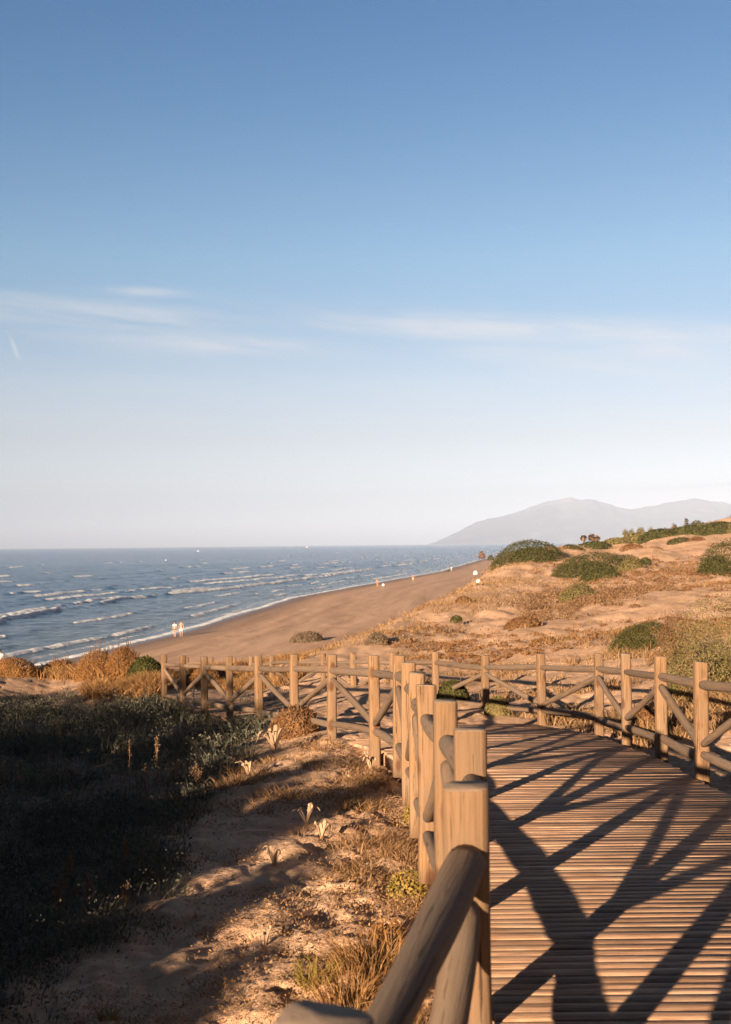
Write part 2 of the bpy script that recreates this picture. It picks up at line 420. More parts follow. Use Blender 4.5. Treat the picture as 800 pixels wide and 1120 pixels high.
M['stalk'] = leaf_mat('stalk', [(0.16, 0.095, 0.055), (0.22, 0.14, 0.085), (0.27, 0.18, 0.12), (0.32, 0.22, 0.15)], 0.8, 0.1)
M['bark'] = plain('bark', (0.10, 0.065, 0.045), 0.9)

# ---------------------------------------------------------------- world, sun, camera
SUN_AZ = 207.3       # compass-like angle from +Y, clockwise, of the sun itself
SUN_EL = 11.0
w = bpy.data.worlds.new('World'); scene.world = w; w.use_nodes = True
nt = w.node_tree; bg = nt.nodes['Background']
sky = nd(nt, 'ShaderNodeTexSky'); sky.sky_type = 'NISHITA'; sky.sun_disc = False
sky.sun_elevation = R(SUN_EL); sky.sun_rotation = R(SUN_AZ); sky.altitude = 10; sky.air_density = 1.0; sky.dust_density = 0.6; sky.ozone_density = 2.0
# thin cirrus: noise over the direction of view (a sky at infinity)
tc = nd(nt, 'ShaderNodeTexCoord'); sep = nd(nt, 'ShaderNodeSeparateXYZ'); nt.links.new(tc.outputs['Generated'], sep.inputs[0])
az = math_(nt, 'ARCTAN2', sep.outputs[0], sep.outputs[1]); el = math_(nt, 'ARCSINE', sep.outputs[2])
cv = nd(nt, 'ShaderNodeCombineXYZ')
nt.links.new(math_(nt, 'MULTIPLY', az, 3.0), cv.inputs[0])
nt.links.new(math_(nt, 'MULTIPLY_ADD', az, 2.6, math_(nt, 'MULTIPLY', el, 26.0)), cv.inputs[1])
cn = noise(nt, cv.outputs[0], 1.35, 7, 0.58, 0.5)
def bell(x, c, wd):
    t = math_(nt, 'DIVIDE', math_(nt, 'SUBTRACT', x, c), wd)
    return math_(nt, 'POWER', 2.718, math_(nt, 'MULTIPLY', math_(nt, 'MULTIPLY', t, t), -1.0))
tilt = math_(nt, 'MULTIPLY_ADD', az, 0.06, el)
band = math_(nt, 'ADD', bell(tilt, R(9.7), R(1.15)), math_(nt, 'MULTIPLY', bell(el, R(6.0), R(2.6)), 0.30))
band = math_(nt, 'ADD', band, math_(nt, 'MULTIPLY', bell(el, R(2.55), R(0.18)), math_(nt, 'MULTIPLY', bell(az, R(14.5), R(4.0)), 0.0)))
cm = ramp(nt, cn, [(0.44, (0, 0, 0)), (0.70, (1, 1, 1))])
cmask = math_(nt, 'MULTIPLY', math_(nt, 'MULTIPLY', cm, band), 0.55)
cv2 = nd(nt, 'ShaderNodeCombineXYZ'); nt.links.new(math_(nt, 'MULTIPLY', az, 9.0), cv2.inputs[0]); nt.links.new(math_(nt, 'MULTIPLY_ADD', az, 9.0, math_(nt, 'MULTIPLY', el, 75.0)), cv2.inputs[1])
fib = ramp(nt, noise(nt, cv2.outputs[0], 1.1, 6, 0.6, 0.4), [(0.34, (0.22, 0.22, 0.22)), (0.70, (1, 1, 1))])
for (a0, aw, e0, slope, ew, k_) in [(0.19, 0.17, 0.174, -0.088, 0.011, 0.62), (0.06, 0.10, 0.180, -0.04, 0.009, 0.45), (-0.10, 0.08, 0.167, -0.05, 0.008, 0.6), (-0.205, 0.07, 0.193, -0.06, 0.007, 0.55), (0.28, 0.08, 0.150, -0.14, 0.007, 0.4), (-0.18, 0.03, 0.209, -0.02, 0.004, 0.6)]:
    tt = math_(nt, 'MULTIPLY_ADD', math_(nt, 'SUBTRACT', az, a0), -slope, el)
    one = math_(nt, 'MULTIPLY', math_(nt, 'MULTIPLY', bell(tt, e0, ew), bell(az, a0, aw)), math_(nt, 'MULTIPLY', fib, k_))
    cmask = math_(nt, 'ADD', cmask, one)
veil = math_(nt, 'MULTIPLY', bell(el, R(6.5), R(5.2)), 0.16)
cmask = math_(nt, 'MINIMUM', math_(nt, 'ADD', math_(nt, 'MULTIPLY', cmask, 0.8), veil), 0.9)
ca = math_(nt, 'ADD', az, math_(nt, 'MULTIPLY', math_(nt, 'SUBTRACT', el, R(9.1)), 0.35))
trail = math_(nt, 'MULTIPLY', bell(ca, R(-16.4), R(0.13)), bell(el, R(9.2), R(0.55)))
cmask = math_(nt, 'MAXIMUM', cmask, math_(nt, 'MULTIPLY', trail, math_(nt, 'MULTIPLY_ADD', cn, 1.2, 0.05)))
streak = math_(nt, 'MULTIPLY', bell(math_(nt, 'MULTIPLY_ADD', az, -0.035, el), R(2.0), R(0.10)), bell(az, R(16.5), R(4.5)))
CLOUD = (1.65, 1.63, 1.62)
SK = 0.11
# the sky away from the bright horizon ahead: darker overhead and behind
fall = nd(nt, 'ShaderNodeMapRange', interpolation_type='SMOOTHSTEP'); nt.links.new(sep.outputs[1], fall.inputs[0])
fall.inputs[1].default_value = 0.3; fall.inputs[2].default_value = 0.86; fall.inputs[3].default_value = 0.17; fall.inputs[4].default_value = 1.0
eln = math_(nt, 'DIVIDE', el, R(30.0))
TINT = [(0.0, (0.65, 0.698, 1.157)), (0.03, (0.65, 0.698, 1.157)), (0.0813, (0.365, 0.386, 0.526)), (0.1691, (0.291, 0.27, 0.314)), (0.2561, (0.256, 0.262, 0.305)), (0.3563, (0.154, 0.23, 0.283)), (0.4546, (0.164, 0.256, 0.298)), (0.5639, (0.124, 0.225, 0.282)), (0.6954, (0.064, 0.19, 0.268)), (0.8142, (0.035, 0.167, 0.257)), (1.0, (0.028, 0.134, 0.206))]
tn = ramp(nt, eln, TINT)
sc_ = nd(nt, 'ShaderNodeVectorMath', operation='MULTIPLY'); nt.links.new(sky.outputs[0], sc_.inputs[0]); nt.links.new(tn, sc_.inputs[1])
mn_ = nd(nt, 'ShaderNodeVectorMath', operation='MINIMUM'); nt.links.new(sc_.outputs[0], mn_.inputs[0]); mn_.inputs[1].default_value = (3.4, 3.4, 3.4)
skc = mix(nt, cmask, mn_.outputs[0], CLOUD)
skc = mix(nt, math_(nt, 'MULTIPLY', streak, 0.35), skc, (0.95, 0.96, 1.05))
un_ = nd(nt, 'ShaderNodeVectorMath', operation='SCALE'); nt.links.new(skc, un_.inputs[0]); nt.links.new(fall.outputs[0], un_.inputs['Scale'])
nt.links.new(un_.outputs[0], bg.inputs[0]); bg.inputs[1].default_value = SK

sun = bpy.data.lights.new('Sun', 'SUN'); sun.energy = 5.0; sun.angle = R(0.55); sun.color = (1.0, 0.715, 0.47)
so = bpy.data.objects.new('sun_light', sun); COL.objects.link(so); so.location = (-20, -40, 30)
sdir = Vector((math.sin(R(SUN_AZ)) * math.cos(R(SUN_EL)), math.cos(R(SUN_AZ)) * math.cos(R(SUN_EL)), math.sin(R(SUN_EL))))
so.rotation_euler = (-sdir).to_track_quat('-Z', 'Y').to_euler()

cam = bpy.data.cameras.new('Camera'); co = bpy.data.objects.new('Camera', cam); COL.objects.link(co)
cam.sensor_fit = 'VERTICAL'; cam.sensor_height = 36; cam.sensor_width = 36 * 800 / 1120; cam.lens = FPX / 1120 * 36
cam.clip_start = 0.05; cam.clip_end = 60000
Mx = Matrix(((_R[0], _U[0], -_F[0]), (_R[1], _U[1], -_F[1]), (_R[2], _U[2], -_F[2])))
co.matrix_world = Matrix.Translation(Vector(EYE)) @ Mx.to_4x4()
cam.dof.use_dof = True; cam.dof.focus_distance = 14.0; cam.dof.aperture_fstop = 5.6
scene.camera = co
scene.view_settings.view_transform = 'Standard'; scene.view_settings.look = 'None'
scene.view_settings.exposure = 2.2; scene.view_settings.gamma = 1
scene.render.engine = 'CYCLES'
scene.cycles.use_denoising = True
scene.cycles.max_bounces = 6; scene.cycles.volume_bounces = 1
scene.cycles.use_adaptive_sampling = True

# ---------------------------------------------------------------- ground sheet
def polar_grid(th, rr):
    T, Rr = np.meshgrid(th, rr)
    return Rr * np.sin(T), Rr * np.cos(T)
th = np.concatenate([np.arange(-180, -30, 5.0), np.arange(-30, -19, 1.0), np.arange(-19, 20.01, 0.105), np.arange(21, 31, 1.0), np.arange(35, 180.1, 5.0)])
th = np.deg2rad(th)
rr = np.concatenate([[0.4, 0.8, 1.2, 1.6, 2.0], np.exp(np.arange(math.log(2.5), math.log(30), 0.0052)), np.exp(np.arange(math.log(30), math.log(420), 0.0085)),
                     np.exp(np.arange(math.log(420), math.log(14500), 0.06)), [14500]])
X, Y = polar_grid(th, rr)
Z, S, DM = ground_z(X, Y)
Z = np.where(np.hypot(X, Y) > 2500, np.minimum(Z, SEA + np.where(S > 0, 0.8, -1.2)), Z)
# soil under the scrub of the left field, coloured darker to deepen the shade
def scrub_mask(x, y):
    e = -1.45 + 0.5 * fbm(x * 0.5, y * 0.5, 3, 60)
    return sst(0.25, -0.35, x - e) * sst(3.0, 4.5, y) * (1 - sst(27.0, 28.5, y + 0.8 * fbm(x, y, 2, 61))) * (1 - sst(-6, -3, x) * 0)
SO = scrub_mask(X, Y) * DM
nr, nc = X.shape
idx = np.arange(nr * nc).reshape(nr, nc)
F = np.stack([idx[:-1, :-1].ravel(), idx[:-1, 1:].ravel(), idx[1:, 1:].ravel(), idx[1:, :-1].ravel()], 1)
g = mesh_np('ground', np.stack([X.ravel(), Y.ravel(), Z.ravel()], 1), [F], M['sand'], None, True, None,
            {'shore': S.ravel(), 'dune': DM.ravel(), 'shaded_soil': SO.ravel() * 0.8})
tag(g, 'sandy ground of beach and dunes', 'ground', None, 'structure')

# ---------------------------------------------------------------- sea
def sea_mat():
    m, nt, b = new_mat('sea_water')
    tc = nd(nt, 'ShaderNodeTexCoord'); P = tc.outputs['Object']
    foam = nd(nt, 'ShaderNodeAttribute', attribute_name='foam'); shal = nd(nt, 'ShaderNodeAttribute', attribute_name='shallow')
    n = noise(nt, P, 0.55, 5, 0.65); n2 = noise(nt, P, 2.4, 3, 0.6)
    fm = math_(nt, 'ADD', foam.outputs['Fac'], math_(nt, 'MULTIPLY_ADD', n2, 0.7, math_(nt, 'MULTIPLY_ADD', n, 0.6, -0.65)))
    fmask = ramp(nt, fm, [(0.42, (0, 0, 0)), (0.66, (1, 1, 1))])
    deep = mix(nt, noise(nt, P, 0.02, 3, 0.5), (0.004, 0.034, 0.10), (0.016, 0.075, 0.17))
    col = mix(nt, math_(nt, 'MULTIPLY', shal.outputs['Fac'], 0.6), deep, (0.09, 0.115, 0.125))
    col = mix(nt, fmask, col, (0.80, 0.86, 0.94))
    nt.links.new(col, b.inputs['Base Color'])
    ro = mix(nt, fmask, (0.16, 0.16, 0.16), (0.8, 0.8, 0.8)); nt.links.new(ro, b.inputs['Roughness'])
    b.inputs['IOR'].default_value = 1.333
    mp = nd(nt, 'ShaderNodeMapping'); mp.inputs['Scale'].default_value = (0.45, 1, 1); mp.inputs['Rotation'].default_value = (0, 0, R(20)); nt.links.new(P, mp.inputs[0])
    w1 = noise(nt, mp.outputs[0], 0.5, 6, 0.62, 0.3); w2 = noise(nt, mp.outputs[0], 0.07, 4, 0.6)
    hgt = math_(nt, 'ADD', math_(nt, 'MULTIPLY', w1, 0.9), math_(nt, 'MULTIPLY', w2, 2.0))
    bump(nt, b, hgt, 1.0, 1.1)
    return m
M['sea'] = sea_mat()
th = np.deg2rad(np.concatenate([np.arange(-100, -24, 4.0), np.arange(-23, -18.2, 0.5), np.arange(-18.2, 8.01, 0.085), np.arange(8.5, 20, 0.5), np.arange(22, 61, 3.0)]))
rr = np.concatenate([np.exp(np.arange(math.log(40), math.log(84), 0.05)), np.exp(np.arange(math.log(84), math.log(700), 0.0036)), np.exp(np.arange(math.log(700), math.log(4000), 0.012)), np.exp(np.arange(math.log(4000), math.log(15500), 0.15)), [15500]])
X, Y = polar_grid(th, rr)
rad = np.hypot(X, Y)
S = shore_s(X, Y)
ampd = (1 - sst(900, 4000, rad))
Z = SEA + ampd * (0.22 * fbm(X * 0.06, Y * 0.12, 4, 80) + 0.15 * fbm(X * 0.4, Y * 0.5, 3, 84)) * sst(0, -12, S)
foam = np.zeros_like(X)
for (sk, A, wd, sd, thr, strength) in [(-6.5, 0.30, 0.8, 90, 0.02, 0.95), (-12, 0.2, 0.8, 91, 0.10, 0.8), (-18, 0.25, 0.9, 101, 0.04, 0.85), (-31, 0.6, 1.3, 92, -0.08, 1.0), (-36, 0.45, 1.3, 93, 0.06, 0.95),
                                        (-46, 0.4, 1.3, 106, 0.12, 0.9), (-56, 0.45, 1.5, 94, 0.10, 0.9), (-72, 0.45, 1.7, 103, 0.14, 0.9), (-92, 0.5, 2.0, 95, 0.08, 0.95), (-120, 0.5, 2.2, 96, 0.19, 0.9), (-160, 0.5, 2.4, 97, 0.20, 0.9), (-230, 0.5, 2.8, 98, 0.24, 0.9)]:
    al = Y * 0.013 * (40 / (abs(sk) + 25)) ** 0.1
    sc = sk + abs(sk) * 0.16 * fbm(al * 0.8, al * 0 + sk, 3, sd)
    mod = sst(thr - 0.10, thr + 0.14, fbm(al * 3.2, al * 0 + 3.3 * sk, 4, sd + 30, 0.65))
    t = (S - sc) / wd
    prof = np.where(t > 0, np.exp(-(t / 0.55) ** 2), np.exp(-(t / 1.7) ** 2))
    Z = Z + ampd * A * prof * (0.35 + 0.65 * mod)
    roll = np.exp(-((t - 0.25) / 0.55) ** 2) * mod
    tail = np.where(t > 0, np.exp(-(t / 2.6) ** 2), 0) * mod * 0.36
    foam = np.maximum(foam, strength * np.maximum(roll, tail))
# wash on the sand
edge = -0.3 + 0.9 * fbm(Y * 0.07, Y * 0, 3, 70)
wash = np.exp(-((S - edge + 0.7) / 0.9) ** 2) * 0.85 + np.exp(-((S + 3.6 + 1.6 * fbm(Y * 0.05, Y * 0, 3, 71)) / 1.0) ** 2) * 0.5
foam = np.maximum(foam, wash)
shal = sst(-45, -2, S)
Z = np.where(S > 4, SEA - 0.3, Z)
nr, nc = X.shape; idx = np.arange(nr * nc).reshape(nr, nc)
F = np.stack([idx[:-1, :-1].ravel(), idx[:-1, 1:].ravel(), idx[1:, 1:].ravel(), idx[1:, :-1].ravel()], 1)
Fs = S.ravel()[F].min(1) < 30
F = F[Fs]
sea = mesh_np('sea', np.stack([X.ravel(), Y.ravel(), Z.ravel()], 1), [F], M['sea'], None, True, None, {'foam': foam.ravel(), 'shallow': shal.ravel()})
tag(sea, 'blue sea with small white breakers', 'sea', None, 'structure')

# ---------------------------------------------------------------- mountains
def mountain(name, prof, d, depth, x0, x1, label, seed, rough):
    m, nt, b = new_mat(name + '_rock')
    tc_ = nd(nt, 'ShaderNodeTexCoord'); n = noise(nt, tc_.outputs['Object'], 0.003, 7, 0.7)
    nt.links.new(ramp(nt, n, [(0.38, (0.03, 0.05, 0.055)), (0.55, (0.08, 0.095, 0.10)), (0.7, (0.19, 0.20, 0.20))]), b.inputs['Base Color'])
    b.inputs['Roughness'].default_value = 0.95
    xs = np.linspace(x0, x1, 260); ys = np.linspace(d - depth, d + depth, 90)
    X, Y = np.meshgrid(xs, ys)
    us = X / Y * FPX + 400
    pu = np.array([p[0] for p in prof]); pv = np.array([p[1] for p in prof])
    hp = np.interp(us, pu, pv); hp = hp + np.minimum(hp, 30) / 30 * (4.0 * fbm(us * 0.018, us * 0, 3, 300) + 2.2 * fbm(us * 0.07, us * 0, 3, 301))                                   # pixels above the horizon
    ridge = np.clip(1 - np.abs(Y - d) / depth, 0, 1) ** 0.85
    H = hp / FPX * d * ridge
    rn = 1 - 2 * np.abs(fbm(X * rough, Y * rough * 0.7, 5, seed))
    H = H * (0.74 + 0.30 * rn * (1 - ridge * 0.6) + 0.16 * ridge) + H * 0.10 * fbm(X * rough * 4, Y * rough * 4, 4, seed + 50)
    Z = SEA - 2 + H
    nr, nc = X.shape; idx = np.arange(nr * nc).reshape(nr, nc)
    F = np.stack([idx[:-1, :-1].ravel(), idx[:-1, 1:].ravel(), idx[1:, 1:].ravel(), idx[1:, :-1].ravel()], 1)
    o = mesh_np(name, np.stack([X.ravel(), Y.ravel(), Z.ravel()], 1), [F], m, None, True)
    tag(o, label, 'mountain', None, 'structure')
PROF = [(466, 0), (476, 3), (486, 8), (497, 14), (510, 22), (522, 28), (535, 33), (548, 36), (562, 38), (578, 43), (592, 47), (606, 49), (624, 50), (638, 47), (652, 46), (664, 42), (680, 38), (700, 37),
        (715, 38), (730, 41), (748, 44), (760, 46), (772, 45), (785, 42), (800, 41), (860, 36), (950, 30), (1050, 20), (1200, 0)]
mountain('mountain', PROF, 14800, 1700, 300, 9400, 'pale hazy mountain ridge beyond the dunes', 5, 0.00075)

# ---------------------------------------------------------------- haze
hm = bpy.data.materials.new('haze_air'); hm.use_nodes = True
nt = hm.node_tree; nt.nodes.remove(nt.nodes['Principled BSDF'])
pv = nd(nt, 'ShaderNodeVolumePrincipled'); pv.inputs['Color'].default_value = (0.255, 0.34, 0.52, 1); pv.inputs['Density'].default_value = 0.000115; pv.inputs['Anisotropy'].default_value = -0.3
nt.links.new(pv.outputs[0], nt.nodes['Material Output'].inputs['Volume'])
mb = MB(); mb.box((0, 0, 320), (17500, 17500, 360)); hz = mb.build('haze', hm)
tag(hz, 'pale sea haze in the distance', 'haze', None, 'stuff')

# ---------------------------------------------------------------- boardwalk
LEFT = []    # (x, y, ztop, braced_at_top)
def lp(u, v, d, top): p = at(u, v, d); LEFT.append([p[0], p[1], p[2], top])
LEFT.append([-1.35, -0.85, 1.17, 0]); LEFT.append([-0.62, 0.30, 1.12, 1])
lp(334, 1111, 1.60, 0); lp(511, 860, 3.2, 1); lp(516, 797, 4.55, 0); lp(487, 766, 5.95, 1); lp(466, 749, 7.3, 0); lp(455, 736, 8.7, 1); lp(446, 725, 10.1, 0); lp(435, 717, 11.7, 1)
lp(409, 717, 13.6, 0); lp(362, 716, 15.4, 1); lp(322, 716, 17.2, 0); lp(284, 717, 19.0, 1); lp(251, 718, 20.8, 0); lp(224, 718, 22.4, 1); lp(200, 717, 24.0, 0); lp(180, 716, 25.4, 1)
RIGHT = []
def rp(u, v, d, top): p = at(u, v, d); RIGHT.append([p[0], p[1], p[2], top])
for y, t in ((2.6, 0), (4.3, 1), (5.95, 0), (7.6, 1), (9.2, 1)):
    pass
RIGHT += [[3.02, 2.4, float(zdeck(2.4)) + 1.12, 1], [3.04, 4.1, float(zdeck(4.1)) + 1.12, 0], [3.05, 5.8, float(zdeck(5.8)) + 1.12, 1], [3.05, 7.5, float(zdeck(7.5)) + 1.12, 0], [3.06, 9.15, float(zdeck(9.15)) + 1.12, 1]]
rp(766, 724, 10.8, 0); rp(722, 718, 12.4, 1); rp(684, 715, 14.2, 0); rp(654, 715, 15.9, 1); rp(592, 715, 18.0, 0); rp(530, 717, 20.2, 1); rp(476, 713, 22.4, 0); rp(430, 714, 24.4, 1)
rp(387, 714, 26.2, 0); rp(354, 715, 28.0, 1); rp(322, 716, 29.8, 0); rp(297, 717, 31.5, 1); rp(275, 718, 33.2, 0); rp(256, 719, 35.0, 1); rp(231, 719, 37.0, 0); rp(205, 719, 39.0, 1)

def poly_at(P, y):
    P = np.array([[p[0], p[1]] for p in P]); return np.interp(y, P[:, 1], P[:, 0])
mb = MB()
def plank(a, b, wd, z0, z1, th=0.035):
    tl = rng.normal(0, 0.0006)
    a = np.array(a); b = np.array(b); t = (b - a); t /= np.linalg.norm(t); n = np.array([-t[1], t[0]]) * wd / 2
    c = 0.0016
    corners = [a - n, b - n, b + n, a + n]
    ins = [a - n * (1 - 2 * c / wd) , b - n * (1 - 2 * c / wd), b + n * (1 - 2 * c / wd), a + n * (1 - 2 * c / wd)]
    zs = [z0 - tl, z1 - tl, z1 + tl, z0 + tl]
    V = []
    for q, z in zip(corners, zs): V.append((q[0], q[1], z - th + float(zdeck(q[1]) - 0)))
    for q, z in zip(corners, zs): V.append((q[0], q[1], z - c + float(zdeck(q[1]))))
    for q, z in zip(ins, zs): V.append((q[0], q[1], z + float(zdeck(q[1]))))
    Fq = [(3, 2, 1, 0), (8, 9, 10, 11)]
    for lo, hi in ((0, 4), (4, 8)):
        for k in range(4):
            j = (k + 1) % 4
            Fq.append((lo + k, lo + j, hi + j, hi + k))
    mb.add(V, Fq)
y = -3.0; YS = 13.8
PW = 0.093
while y < YS:
    xl = poly_at(LEFT, y) + 0.075 + rng.normal(0, 0.008); xr = poly_at(RIGHT, y) - 0.075 + rng.normal(0, 0.01)
    dz = rng.normal(0, 0.0011)
    pw = PW * rng.uniform(0.80, 1.18)
    plank((xl, y + pw / 2), (xr, y + pw / 2), pw - max(0.003, 0.0055 + rng.normal(0, 0.0018)), dz, dz + rng.normal(0, 0.0008))
    y += pw
Lx = [p for p in LEFT if p[1] > 11]; Lc = np.array([[poly_at(LEFT, YS), YS]] + [[p[0], p[1]] for p in LEFT if p[1] > YS] + [[-6.1, 28.6], [-9.0, 34.0]]) + np.array([0.07, 0.03])
Rc = np.array([[poly_at(RIGHT, YS), YS]] + [[p[0], p[1]] for p in RIGHT if p[1] > YS]) - np.array([0.07, 0.03])
def arc(P):
    s = np.concatenate([[0], np.cumsum(np.linalg.norm(np.diff(P, axis=0), axis=1))]); return s
sl, sr = arc(Lc), arc(Rc); n = int(0.5 * (sl[-1] + sr[-1]) / PW)
for i in range(n):
    f = (i + 0.55) / n
    a = np.array([np.interp(f * sl[-1], sl, Lc[:, k]) for k in (0, 1)]); b = np.array([np.interp(f * sr[-1], sr, Rc[:, k]) for k in (0, 1)])
    w_ = min(PW - 0.010, 0.09)
    dz = -0.004 + rng.normal(0, 0.0018)
    plank(a, b, w_, dz, dz)
# bearers under the planks
for P, off in ((LEFT, 0.16), (RIGHT, -0.16)):
    prev = None
    for p in P:
        q = np.array([p[0] + off, p[1], float(zdeck(p[1])) - 0.11])
        if prev is not None:
            dlt = q - prev; L_ = np.linalg.norm(dlt); c = (q + prev) / 2
            a = math.atan2(dlt[1], dlt[0])
            V = np.array([(x, y_, z) for x in (-1, 1) for y_ in (-1, 1) for z in (-1, 1)], float) * (L_ / 2 + 0.02, 0.045, 0.07)
            V2 = np.stack([V[:, 0] * math.cos(a) - V[:, 1] * math.sin(a), V[:, 0] * math.sin(a) + V[:, 1] * math.cos(a), V[:, 2] + V[:, 0] * dlt[2] / L_], 1) + c
            mb.add(V2, [(0, 1, 3, 2), (4, 6, 7, 5), (0, 4, 5, 1), (2, 3, 7, 6), (0, 2, 6, 4), (1, 5, 7, 3)])
        prev = q
bw = mb.build('boardwalk', M['deck'])
tag(bw, 'weathered wooden plank boardwalk crossed by long fence shadows', 'boardwalk', None, 'structure')

# ---------------------------------------------------------------- fences
def post_mesh(width, height, seed):
    r_ = np.random.default_rng(seed)
    seg = 28; hs = np.concatenate([np.linspace(0, height - 0.03, 9), [height - 0.012, height - 0.004, height]])
    t = np.arange(seg) / seg * 2 * math.pi
    e = 0.42
    cx = np.sign(np.cos(t)) * np.abs(np.cos(t)) ** e; cy = np.sign(np.sin(t)) * np.abs(np.sin(t)) ** e
    k = 0.94 * np.minimum(1, 1.19 / np.hypot(cx, cy)); cx, cy = cx * k, cy * k
    V = []; b1, b2 = r_.normal(0, 0.004, 2)
    sc = 1 + r_.normal(0, 0.01, len(hs)); sc[-3:] = sc[-4] * np.array([1.0, 0.985, 0.93])
    top_t = r_.normal(0, 0.03, 2)
    for i, h in enumerate(hs):
        f = h / height
        dz = (top_t[0] * cx + top_t[1] * cy) * width / 2 * (1 if i >= len(hs) - 3 else 0)
        V.append(np.stack([width / 2 * sc[i] * cx + b1 * math.sin(f * 3), width / 2 * sc[i] * cy + b2 * math.sin(f * 3), h + dz], 1))
    V = np.concatenate(V); n = len(hs)
    F4 = [(i * seg + j, i * seg + (j + 1) % seg, (i + 1) * seg + (j + 1) % seg, (i + 1) * seg + j) for i in range(n - 1) for j in range(seg)]
    V = np.concatenate([V, [V[-seg:].mean(0)], [V[:seg].mean(0)]]); a = n * seg
    F3 = [(a, (n - 1) * seg + j, (n - 1) * seg + (j + 1) % seg) for j in range(seg)] + [(a + 1, (j + 1) % seg, j) for j in range(seg)]
    return V, F4, F3
def log_mesh(L, rad, seed, seg=16, taper=0.72, rad2=None, bow=0.011):
    r_ = np.random.default_rng(seed)
    n = max(8, int(L / 0.11)); ts = np.linspace(0, 1, n)
    a1, a2 = r_.normal(0, bow, 2); ph = r_.random(4) * 6.28
    t = np.arange(seg) / seg * 2 * math.pi
    V = []
    for s in ts:
        end = min(s, 1 - s) * L
        k = taper + (1 - taper) * min(1, (end - 0.045) / 0.10) if end > 0.045 else taper
        k = max(taper, k)
        rr_ = (rad + ((rad2 or rad) - rad) * s) * k * (1 + 0.05 * math.sin(7 * s + ph[0]) + 0.04 * np.sin(2 * t + ph[1] + 2 * s) + 0.025 * np.sin(3 * t + ph[2] + 5 * s))
        V.append(np.stack([rr_ * np.cos(t) + a1 * math.sin(math.pi * s), rr_ * np.sin(t) + a2 * math.sin(math.pi * s) , np.full(seg, s * L)], 1))
    V = np.concatenate(V)
    F4 = [(i * seg + j, i * seg + (j + 1) % seg, (i + 1) * seg + (j + 1) % seg, (i + 1) * seg + j) for i in range(n - 1) for j in range(seg)]
    V = np.concatenate([V, [[0, 0, 0]], [[0, 0, L]]]); a = n * seg
    F3 = [(a, (j + 1) % seg, j) for j in range(seg)] + [(a + 1, (n - 1) * seg + j, (n - 1) * seg + (j + 1) % seg) for j in range(seg)]
    return V, F4, F3
_seed = [100]
def log(name, a, b, rad, parent, origin, mat, **kw):
    a = Vector(a); b = Vector(b); _seed[0] += 1
    V, F4, F3 = log_mesh((b - a).length, rad, _seed[0], **kw)
    m_ = MB(); m_.add(V, F4, F3); o = m_.build(name, mat, parent, True)
    o.location = a - origin; o.rotation_mode = 'QUATERNION'
    o.rotation_quaternion = (b - a).to_track_quat('Z', 'Y')
    return o
def fence(P, name, label, lean):
    base = Vector((P[3][0], P[3][1], float(zdeck(P[3][1]))))
    root = empty(name, base, label, 'fence')
    r_ = np.random.default_rng(len(P))
    wd = 0.128
    for i, p in enumerate(P):
        b = Vector((p[0], p[1], float(zdeck(p[1])) - 0.09 - (0.25 if p[1] > 12.5 else 0.0)))
        h = p[2] - b.z; _seed[0] += 1
        V, F4, F3 = post_mesh(wd * (1 + r_.normal(0, 0.03)), h, _seed[0])
        m_ = MB(); m_.add(V, F4, F3); o = m_.build('post', M['post'], root, True)
        q0 = P[max(i - 1, 0)]; q1 = P[min(i + 1, len(P) - 1)]
        ang = math.atan2(q1[1] - q0[1], q1[0] - q0[0])
        o.location = b - base; o.rotation_euler = (r_.normal(0, 0.008), r_.normal(0, 0.008), ang + r_.normal(0, 0.05))
    for i in range(len(P) - 1):
        p, q = P[i], P[i + 1]
        A = Vector(p[:3]); B = Vector(q[:3]); dpA = float(zdeck(p[1])); dpB = float(zdeck(q[1]))
        j = lambda s: r_.normal(0, s)
        tz = 0.205
        kw = dict(rad2=0.055, bow=0.002, taper=0.93) if (1.0 < p[1] < 2.0 and p[0] < 0.3) else {}
        log('top_rail', A - Vector((0, 0, tz + j(.008))), B - Vector((0, 0, tz + j(.008))), 0.034 if kw else 0.045 + j(.003), root, base, M['rail'], **kw)
        log('bottom_rail', (p[0], p[1], dpA + 0.20 + j(.012)), (q[0], q[1], dpB + 0.20 + j(.012)), 0.042 + j(.002), root, base, M['rail'])
        t_ = 0.30
        if p[3]:
            log('brace', A - Vector((0, 0, t_)), (q[0], q[1], dpB + 0.29), 0.040 + j(.002), root, base, M['rail'])
        else:
            log('brace', (p[0], p[1], dpA + 0.29), B - Vector((0, 0, t_)), 0.040 + j(.002), root, base, M['rail'])
    return root
fence(LEFT, 'wooden_fence', 'log fence on the seaward side of the boardwalk, its nearest posts close to the viewer', 0)
fence(RIGHT, 'wooden_fence', 'log fence along the landward side of the boardwalk, in front of the olive bush', 0)

# ---------------------------------------------------------------- vegetation helpers
def blade_mesh(base, h, w, az, lean, curl):
    """curved grass blades, 5 vertices each"""
    n = len(base); base = np.asarray(base, float)
    d = np.stack([np.cos(az), np.sin(az), np.zeros(n)], 1); sd = np.stack([-np.sin(az), np.cos(az), np.zeros(n)], 1)
    rot = rng.random(n) * 3.14
    wdv = sd * np.cos(rot)[:, None] + d * np.sin(rot)[:, None]
    mid = base + d * (h * lean * 0.5)[:, None]; mid[:, 2] += h * 0.55
    tip = base + d * (h * (lean + curl))[:, None]; tip[:, 2] += h * (1 - 0.35 * np.abs(curl))
    w2 = (w / 2)[:, None]
    V = np.stack([base - wdv * w2, base + wdv * w2, mid + wdv * w2 * 0.8, mid - wdv * w2 * 0.8, tip], 1).reshape(-1, 3)
    k = np.arange(n)[:, None] * 5
    return V, k + np.array([[0, 1, 2, 3]]), k + np.array([[3, 2, 4]])
